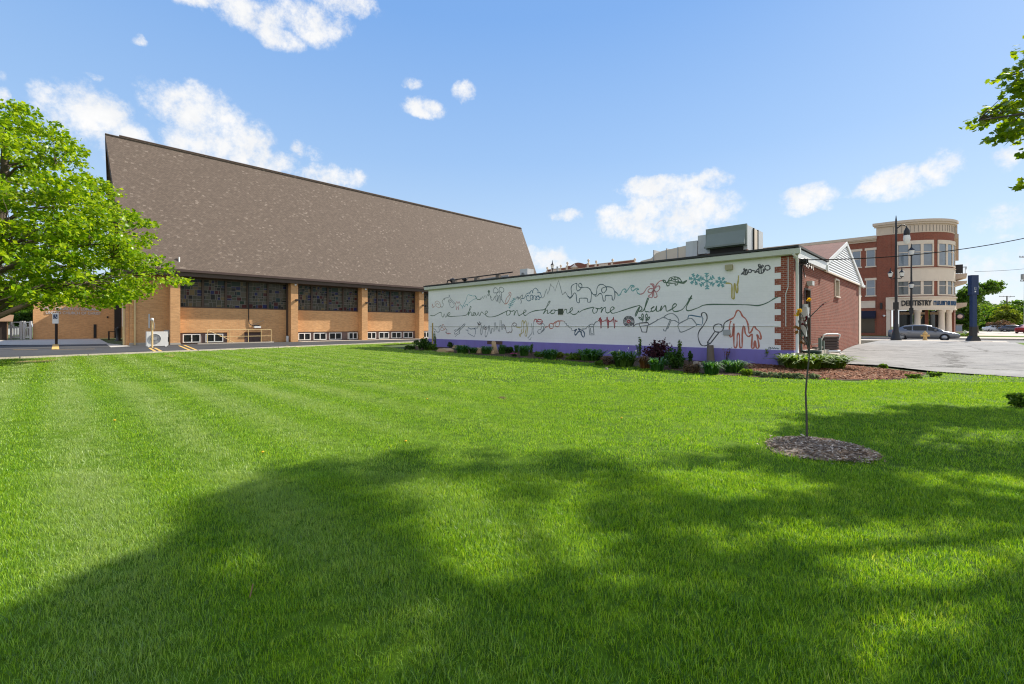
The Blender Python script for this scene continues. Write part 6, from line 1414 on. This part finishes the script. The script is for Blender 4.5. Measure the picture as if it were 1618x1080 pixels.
PL = [
 ('bush',669,553,24,535,'dark','dense dark shrub at the far corner of the painted wall'),
 ('stem',689,551,12,522,'mid','tall thin leafy bush beside the yellow stake'),
 ('mound',648,553,16,545,'dark','low dark clump at the far left tip of the bed'),
 ('mound',681,553,18,542,'mid','low green clump at the foot of the yellow stake'),
 ('bush',714,549,13,540,'dark','small dark clump below the grey wall post'),
 ('strap',731,558,18,545,'strap','strap leaved clump in front of the tan slabs'),
 ('bush',733,548,12,540,'dark','small dark bush against the purple base left of the pointed rock'),
 ('mound',745,549,12,543,'dark','very low dark plant at the purple base left of the pointed rock'),
 ('strap',748,558,11,549,'strap','small strap clump between slab stones'),
 ('strap',769,559,14,547,'strap','strap leaved clump left of the pointed rock'),
 ('strap',793,559,10,545,'strap','upright iris clump just right of the pointed rock'),
 ('bush',804,558,13,548,'dark','rounded dark bush right of the pointed rock'),
 ('strap',816,557,6,545,'strap','narrow upright iris behind the pink flowers'),
 ('strap',828,562,14,546,'strap','spiky iris fan below the yellow drip drawing'),
 ('stem',839,560,9,543,'mid','small leafy stem plant right of the spiky iris fan'),
 ('mound',852,564,14,555,'mid','low green mat below the ear drawing'),
 ('strap',869,567,21,552,'strap','full dark strap clump below the glasses drawing'),
 ('bush',884,565,14,556,'olive','small olive bush right of the full dark strap clump'),
 ('mound',907,568,26,557,'lime','yellow green mound below the game controller drawing'),
 ('strap',934,569,34,552,'strap','widest dark daylily clump below the heartbeat drawing'),
 ('mound',946,577,12,569,'mid','little light green tuft at the lawn edge of the bed'),
 ('mound',962,576,24,563,'dry','grey brown dried mound before the daylily clump'),
 ('stem',1011,570,13,531,'mid','tallest leafy stem plant left of the purple shrub'),
 ('bush',1040,572,36,539,'purple','dark purple leaved shrub below the flowerpot drawing'),
 ('strap',1019,582,15,563,'rust','orange brown grass tuft in front of the purple shrub'),
 ('strap',1038,585,20,566,'strap','blue green strap clump at the lawn edge below the purple shrub'),
 ('bush',1064,582,26,556,'dark','dark green bush right of the purple shrub'),
 ('stem',1074,575,6,537,'mid','single thin leafy stem behind the dark green bush'),
 ('stem',1088,574,15,554,'dark','loose leafy plant right of the dark green bush'),
 ('mound',1092,589,20,574,'dry','dried brown mound left of the grey stump post'),
 ('strap',1124,591,22,571,'strap','green strap clump in front of the grey stump post'),
 ('strap',1158,588,27,569,'strap','dark broad strap clump right of the grey stump post'),
 ('twig',1147,573,20,549,'rust','nearly bare twiggy shrub against the purple base'),
 ('stem',1207,575,28,550,'lime','lime leaved young shrub below the orange figures'),
 ('mound',1179,593,18,583,'lime','bright low mound on the lawn edge near the red mulch'),
]
for r in PL: plant(*r)
plant('strap',986,579,30,555,'strap2','green strap clump with white flowers below the spiral drawing', flower=(fw,4,1.0))
plant('mound',812,563,8,559,'dark','small pink flowered cushion below the iris', flower=(fp_,10,.9))
plant('strap',1268,582,50,560,'lime','bright lime daylily clump beside the concrete block', dens=2.2)
plant('strap',1308,581,46,561,'lime','bright lime daylily clump in front of the lounge chair', dens=2.2)
plant('strap',1237,577,14,562,'pale','thin pale leaved plant at the corner of the purple base', flower=(fw,5,.8))
for i, (x, y, l) in enumerate(((1192,593,'first pale edging clump right of the bright low mound'),(1208,595,'pale edging clump below the lime young shrub'),(1226,596,'pale edging clump midway along the red mulch edge'),(1243,597,'pale edging clump left of the young tree stem'),(1262,598,'pale edging clump just left behind the young tree stem'),(1285,598,'pale edging clump just right of the young tree stem'))):
    plant('mound',x,y,17,y-8,'pale',l, grp='pale edging plants by the red mulch', dens=.7)
for x, y, w_, t_, lf, l in ((1332,546,16,539,'pale','pale weeds at the foot of the brick end wall'),(1345,543,12,536,'lime','lime weeds at the foot of the brick end wall'),(1357,540,9,533,'mid','green weeds at the foot of the stone pilaster')):
    plant('mound', x, y, w_, t_, lf, l, grp='weeds along the brick end wall', at=gnd(x, y, .25)*1.0+Vector((0,0,0)) if False else None)
plant('bush',1612,644,26,622,'mid','small leafy bush at the right edge of the lawn', grp=None)
plant('mound',1395,582,10,575,'lime','little green weed at the asphalt edge', grp='weeds at the asphalt edge', dens=.5)
for x, y, w_, l in ((1444,597,22,'flat weed patch at the right end of the red mulch'),(1478,595,18,'flat weed patch along the asphalt edge')): plant('mound', x, y, w_, y-6, 'mid', l, grp='weeds at the asphalt edge', dens=.6)
plant('mound',1518,531.5,22,525,'lime','low green shrub in front of the stone monument sign', at=None, grp='shrubs across the street')
# ------------------------------------------------------------------ rocks, stakes, stump
def rock(px, by, wpx, hpx, m, label, seed, depth=.6, peak=None, grp='stones in the planting bed'):
    p = gnd(px, by); Y = p.y; w_ = wpx*Y/F_; h = hpx*Y/F_; rr = random.Random(seed)
    bm = bmesh.new(); bmesh.ops.create_icosphere(bm, subdivisions=3, radius=1)
    for v in bm.verts:
        c = v.co; n = .16*sin(3.1*c.x+seed)+.12*sin(4.7*c.y+2*seed)+.1*sin(6*c.z+seed*3); c *= 1+n
        c.x = max(-.82, min(.82, c.x)); c.y = max(-.8, min(.8, c.y)); c.z = max(-.4, min(.75, c.z))
        if peak is not None and c.z > 0: c.x = c.x*(1-.75*c.z)+peak*c.z; c.z *= 1.3
        c.x += rr.uniform(-.03,.03); c.z += rr.uniform(-.03,.03)
    zmax = max(v.co.z for v in bm.verts)
    for v in bm.verts: v.co = Vector((v.co.x/.82*w_/2, v.co.y*w_*depth/1.6, v.co.z/zmax*h))
    me = bpy.data.meshes.new('rock'); bm.to_mesh(me); bm.free(); me.materials.append(MT[m])
    o = bpy.data.objects.new('rock', me); link(o); o.location = (p.x, p.y, .01); o.rotation_euler = (0,0,ROTM+pi/2+.2*rr.uniform(-1,1)); return tag(o, label, 'rock', grp)
import bmesh
rock(782,558,15,19,'rock_tan','tall pointed sandstone rock against the purple base',1,.5,.35)
rock(703,556,26,6,'rock_tan','long flat tan slab near the far end of the bed',2)
rock(724,550,20,5,'rock_tan','second flat slab lying behind the strap clump',3)
rock(757,558,13,9,'rock_tan','blocky tan stone left of the pointed rock',4)
rock(778,559,9,6,'rock_tan','small tan stone at the foot of the pointed rock',5)
rock(1102,577,11,6,'rock_grey','grey stacked stone left of the stump post',6)
rock(1109,580,9,3,'rock_grey','thin flat grey stone below the stacked stone',7)
rock(1027,582,5,4,'rock_grey','small pale stone at the bed edge below the purple shrub',8)
rock(958,584,6,3,'rock_grey','small grey stone at the bed edge below the daylilies',9)
def stake(name, px, by, ty, wpx, m, label, lean=0, taper=1.0):
    p = gnd(px, by); h = (by-ty)*p.y/F_; w_ = wpx*p.y/F_/2; b = MB(); b.tube([(0,0,0),(lean*h*.5,0,h*.5),(lean*h,0,h)], [w_*taper,w_*1.0,w_*.9], 10)
    o = b.build(name, MT[m]); o.location = (p.x, p.y, 0); return tag(o, label, 'post')
stake('wooden_stake',683.5,549,510,2.4,'wood_yellow','yellowish wooden stake near the far corner of the wall')
stake('wooden_post',714,542,518,3.6,'wood_grey','short grey post before the guitar drawing')
stake('stump_post',1123,572,545,11,'wood_grey','thick weathered grey stump post against the purple base',-.03,1.15)
# ------------------------------------------------------------------ young tree in the lawn
sp0 = gnd(1275,697); sp0.z = .03; Y = sp0.y
def at(x, y, dy=0): r = ray(x, y); return Vector((r.x*(Y+dy), Y+dy, EYE+r.z*(Y+dy)))
yt = empty('young_tree', sp0, 'slender young tree in the mulch ring with a few yellow leaves', 'tree')
inv = Matrix.Translation(-sp0)
b = MB(); b.tube([sp0-Vector((0,0,.06)), at(1274.5,660), at(1273,620), at(1275,595), at(1278.5,565), at(1279,545)], [.015,.0125,.011,.010,.009,.008], 9)
b.tube([at(1279,550), at(1272,532,.05), at(1265,519,.1), at(1261,505,.12)], [.010,.008,.006,.004], 6)
b.tube([at(1278.5,558), at(1274,540,-.06), at(1262,528,-.1)], [.008,.006,.003], 6)
b.tube([at(1279,547), at(1275,520,-.03), at(1276,505,-.05), at(1286,494,-.08), at(1303,478,-.12), at(1310,476,-.14)], [.010,.008,.007,.006,.004,.002], 6)
b.tube([at(1275,520,-.03), at(1268,498), at(1264,493)], [.006,.004,.002], 5); b.tube([at(1276,505,-.05), at(1277,480), at(1277,474)], [.005,.003,.002], 5)
o = b.build('trunk', MT['bark_young'], yt); o.matrix_parent_inverse = inv
def sleaf(pts, m, size, n):
    rng = np.random.default_rng(len(pts)*7+n); P = spray(np.array([tuple(at(*q)) for q in pts]), n, .035, .8, rng); V, T = leaf_arrays(P, size, .35, .7, rng, True); o = np_mesh('foliage', V, T, m, yt); o.matrix_parent_inverse = inv
sleaf([(1262,492),(1258,495),(1277,474),(1264,491)], LM['gold'], .05, 5); sleaf([(1257,517),(1259,524),(1268,540)], LM['rust'], .05, 4)
sleaf([(1271,505),(1269,511),(1275,501),(1278,498),(1273,512)], LM['wine'], .036, 5); sleaf([(1296,483),(1304,480)], LM['wine'], .03, 3)
# dandelions, leaves and a clod scattered over the lawn
yd = mat('dandelion', (.75,.42,.02), .7, .1, 5)
for i, (x, y, l) in enumerate(((415,721,'dandelion in the sunny grass just above the shade edge at left'),(641,703,'dandelion at the middle of the shade edge'),(181,669,'dandelion alone in the mown stripes at left'),(982,665,'dandelion in the sunlit grass right of centre'),(675,634,'far dandelion in the sunlit middle lawn'))):
    p = gnd(x, y); b = MB(); b.lathe([(.004,.0),(.018,.008),(.016,.014),(.004,.02)], (0,0,.045), 9); t = empty('dandelion', p, l, 'flower', 'dandelions in the lawn'); b.build('flower', yd, t); b = MB(); b.tube([(0,0,0),(.004,0,.048)], .003, 5); b.build('stem', LM['mid'], t)
p = gnd(793,629); b = MB(); bmx = mound('soil_clod', Vector((p.x,p.y,0)), .13, .03, MT['soil'], 14, 3, 5); tag(bmx, 'small dark soil clod in the middle of the lawn', 'soil')
p = gnd(395,958); b = MB(); b.tube([p+Vector((0,0,.05)), p+Vector((.005,.02,.11))], .0035, 5); tag(b.build('twig', MT['wood_brown']), 'thin upright twig in the shaded grass at lower left', 'twig')
